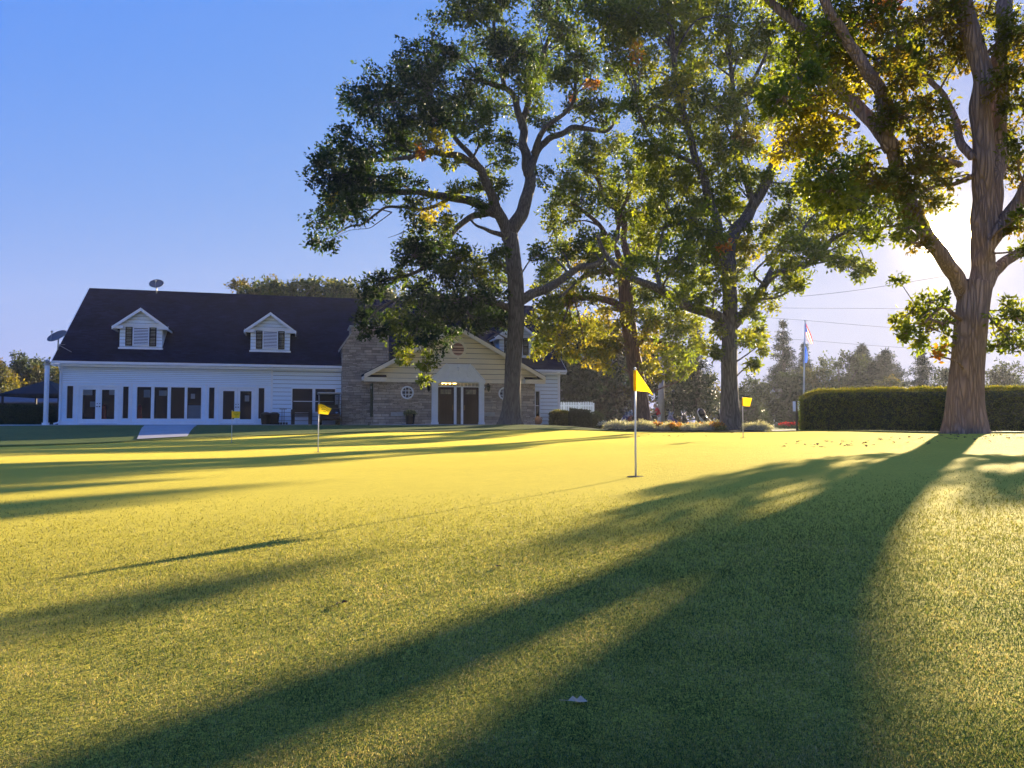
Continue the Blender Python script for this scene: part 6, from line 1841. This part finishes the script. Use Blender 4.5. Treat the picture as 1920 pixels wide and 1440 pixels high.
skinned('shirt', [Z(0.09,0,0.90), Z(0.07,0,1.08), Z(0.0,0,1.27), Z(-0.06,0,1.42), Z(-0.12,0,1.485), Z(-0.05,-0.19,1.41), Z(-0.12,-0.235,1.24), Z(-0.05,0.19,1.41), Z(-0.11,0.24,1.23)],
        [(0,1),(1,2),(2,3),(3,4),(3,5),(5,6),(3,7),(7,8)], [0.165,0.165,0.172,0.155,0.078,0.088,0.075,0.088,0.075], M['redshirt'], pe)
skinned('trousers', [Z(0.10,0,0.94), Z(0.10,0,0.86), Z(0.09,-0.10,0.80), Z(0.01,-0.12,0.50), Z(0.06,-0.12,0.10), Z(0.12,0.10,0.80), Z(0.16,0.12,0.49), Z(0.24,0.12,0.10)],
        [(0,1),(1,2),(2,3),(3,4),(1,5),(5,6),(6,7)], [0.155,0.155,0.112,0.088,0.078,0.112,0.088,0.078], M['trousers'], pe)
for x, y in ((0.0, -0.125), (0.18, 0.125)):
    sh = MB(); sh.ball((x, y, 0.045), 0.13, sc=(1.05, 0.4, 0.42), sub=2); sh.box(x-0.13, x+0.12, y-0.048, y+0.048, 0.0, 0.02); sh.build('shoe', M['shoe'], pe)
hr = MB(); hr.ball((-0.175, 0, 1.735), 0.098, sc=(1.0, 1.0, 0.85), sub=2, jit=0.15); hr.ball((-0.12, 0, 1.67), 0.07, sc=(0.8, 1.2, 1.2), sub=2, jit=0.1); hr.build('hair', M['hair'], pe)

# ------------------------------------------------------------------ path and lawn at the right, fallen leaves
def ribbon(name, pts, wid, mat, dz=0.012, n=40):
    P = catmull([np.array((p[0], p[1], 0)) for p in pts], 10); mb = MB(); vs = []
    for i, p in enumerate(P):
        q = P[min(i+1, len(P)-1)] - P[max(i-1, 0)]; q /= np.linalg.norm(q); nrm = np.array([q[1], -q[0], 0])
        for s_ in (-0.5, -0.17, 0.17, 0.5):
            r = p + nrm*s_*wid; vs.append((r[0], r[1], G(r[0], r[1])+dz))
    mb.v = vs; mb.f = [(i*4+j, i*4+j+1, (i+1)*4+j+1, (i+1)*4+j)[::-1] for i in range(len(P)-1) for j in range(3)]
    mb.m = [0]*len(mb.f); mb.sm = [True]*len(mb.f)
    o = mb.build(name, mat); tag(o, kind='structure'); return o
ribbon('cart_path', [(2.5, 48), (8, 46.6), (13, 45.5), (18, 43), (26, 41), (40, 40)], 2.4, M['asphalt'], 0.016)
ribbon('walkway', [(1.5, 46), (6, 44.5), (11, 42.5), (14, 38), (18, 33), (30, 30)], 1.6, M['path'], 0.022)

lf = MB()
lf.add([(-0.035,0,0.004),(-0.012,-0.022,0.016),(0.006,-0.012,0.010),(0.02,-0.026,0.020),(0.045,0,0.012),(0.02,0.026,0.02),(0.004,0.012,0.010),(-0.012,0.022,0.016)], [(0,1,2,3,4,5,6,7)])
lf.tube([(-0.07, 0, 0.002), (-0.035, 0, 0.005)], 0.0012, 4)
def leaf_obj(px, Y, rz, sc, label, group=None, mat='deadleaf', src=None):
    if src is None:
        o = lf.build('fallen_leaf', M[mat])
    else:
        o = src.copy(); COL.objects.link(o)
    o.location = onground(px, Y, 0.004); o.rotation_euler = (random.uniform(-0.3, 0.3), random.uniform(-0.3, 0.3), rz); o.scale = (sc,)*3
    tag(o, label, 'leaf', group); return o
def Yrow(y, zg=-0.02): return (CAMZ-zg)*F/(y-HOR_PX)
o = leaf_obj(643, Yrow(1127, -0.04), 0.4, 0.5, 'curled brown leaf on the sunlit grass at the lower left of the green')
o = leaf_obj(935, Yrow(1056), 1.2, 0.45, 'small dark leaf on the grass left of the nearest flag shadow')
o = leaf_obj(1078, Yrow(1280, 0.0), 0.2, 0.42, 'pale tan leaf lying in the broad foreground shadow', mat='paleleaf')
first = None
for k in range(120):
    if k < 70: px, Y = random.uniform(1450, 1920), random.uniform(11.5, 14.6)
    else: px, Y = random.uniform(1150, 1450), random.uniform(19.0, 29.0)
    first2 = leaf_obj(px, Y, random.uniform(0, 6.3), random.uniform(0.55, 1.15), 'small brown fallen leaf scattered along the far edge of the green', 'fallen leaves at the far edge of the green', src=first)
    first = first or first2
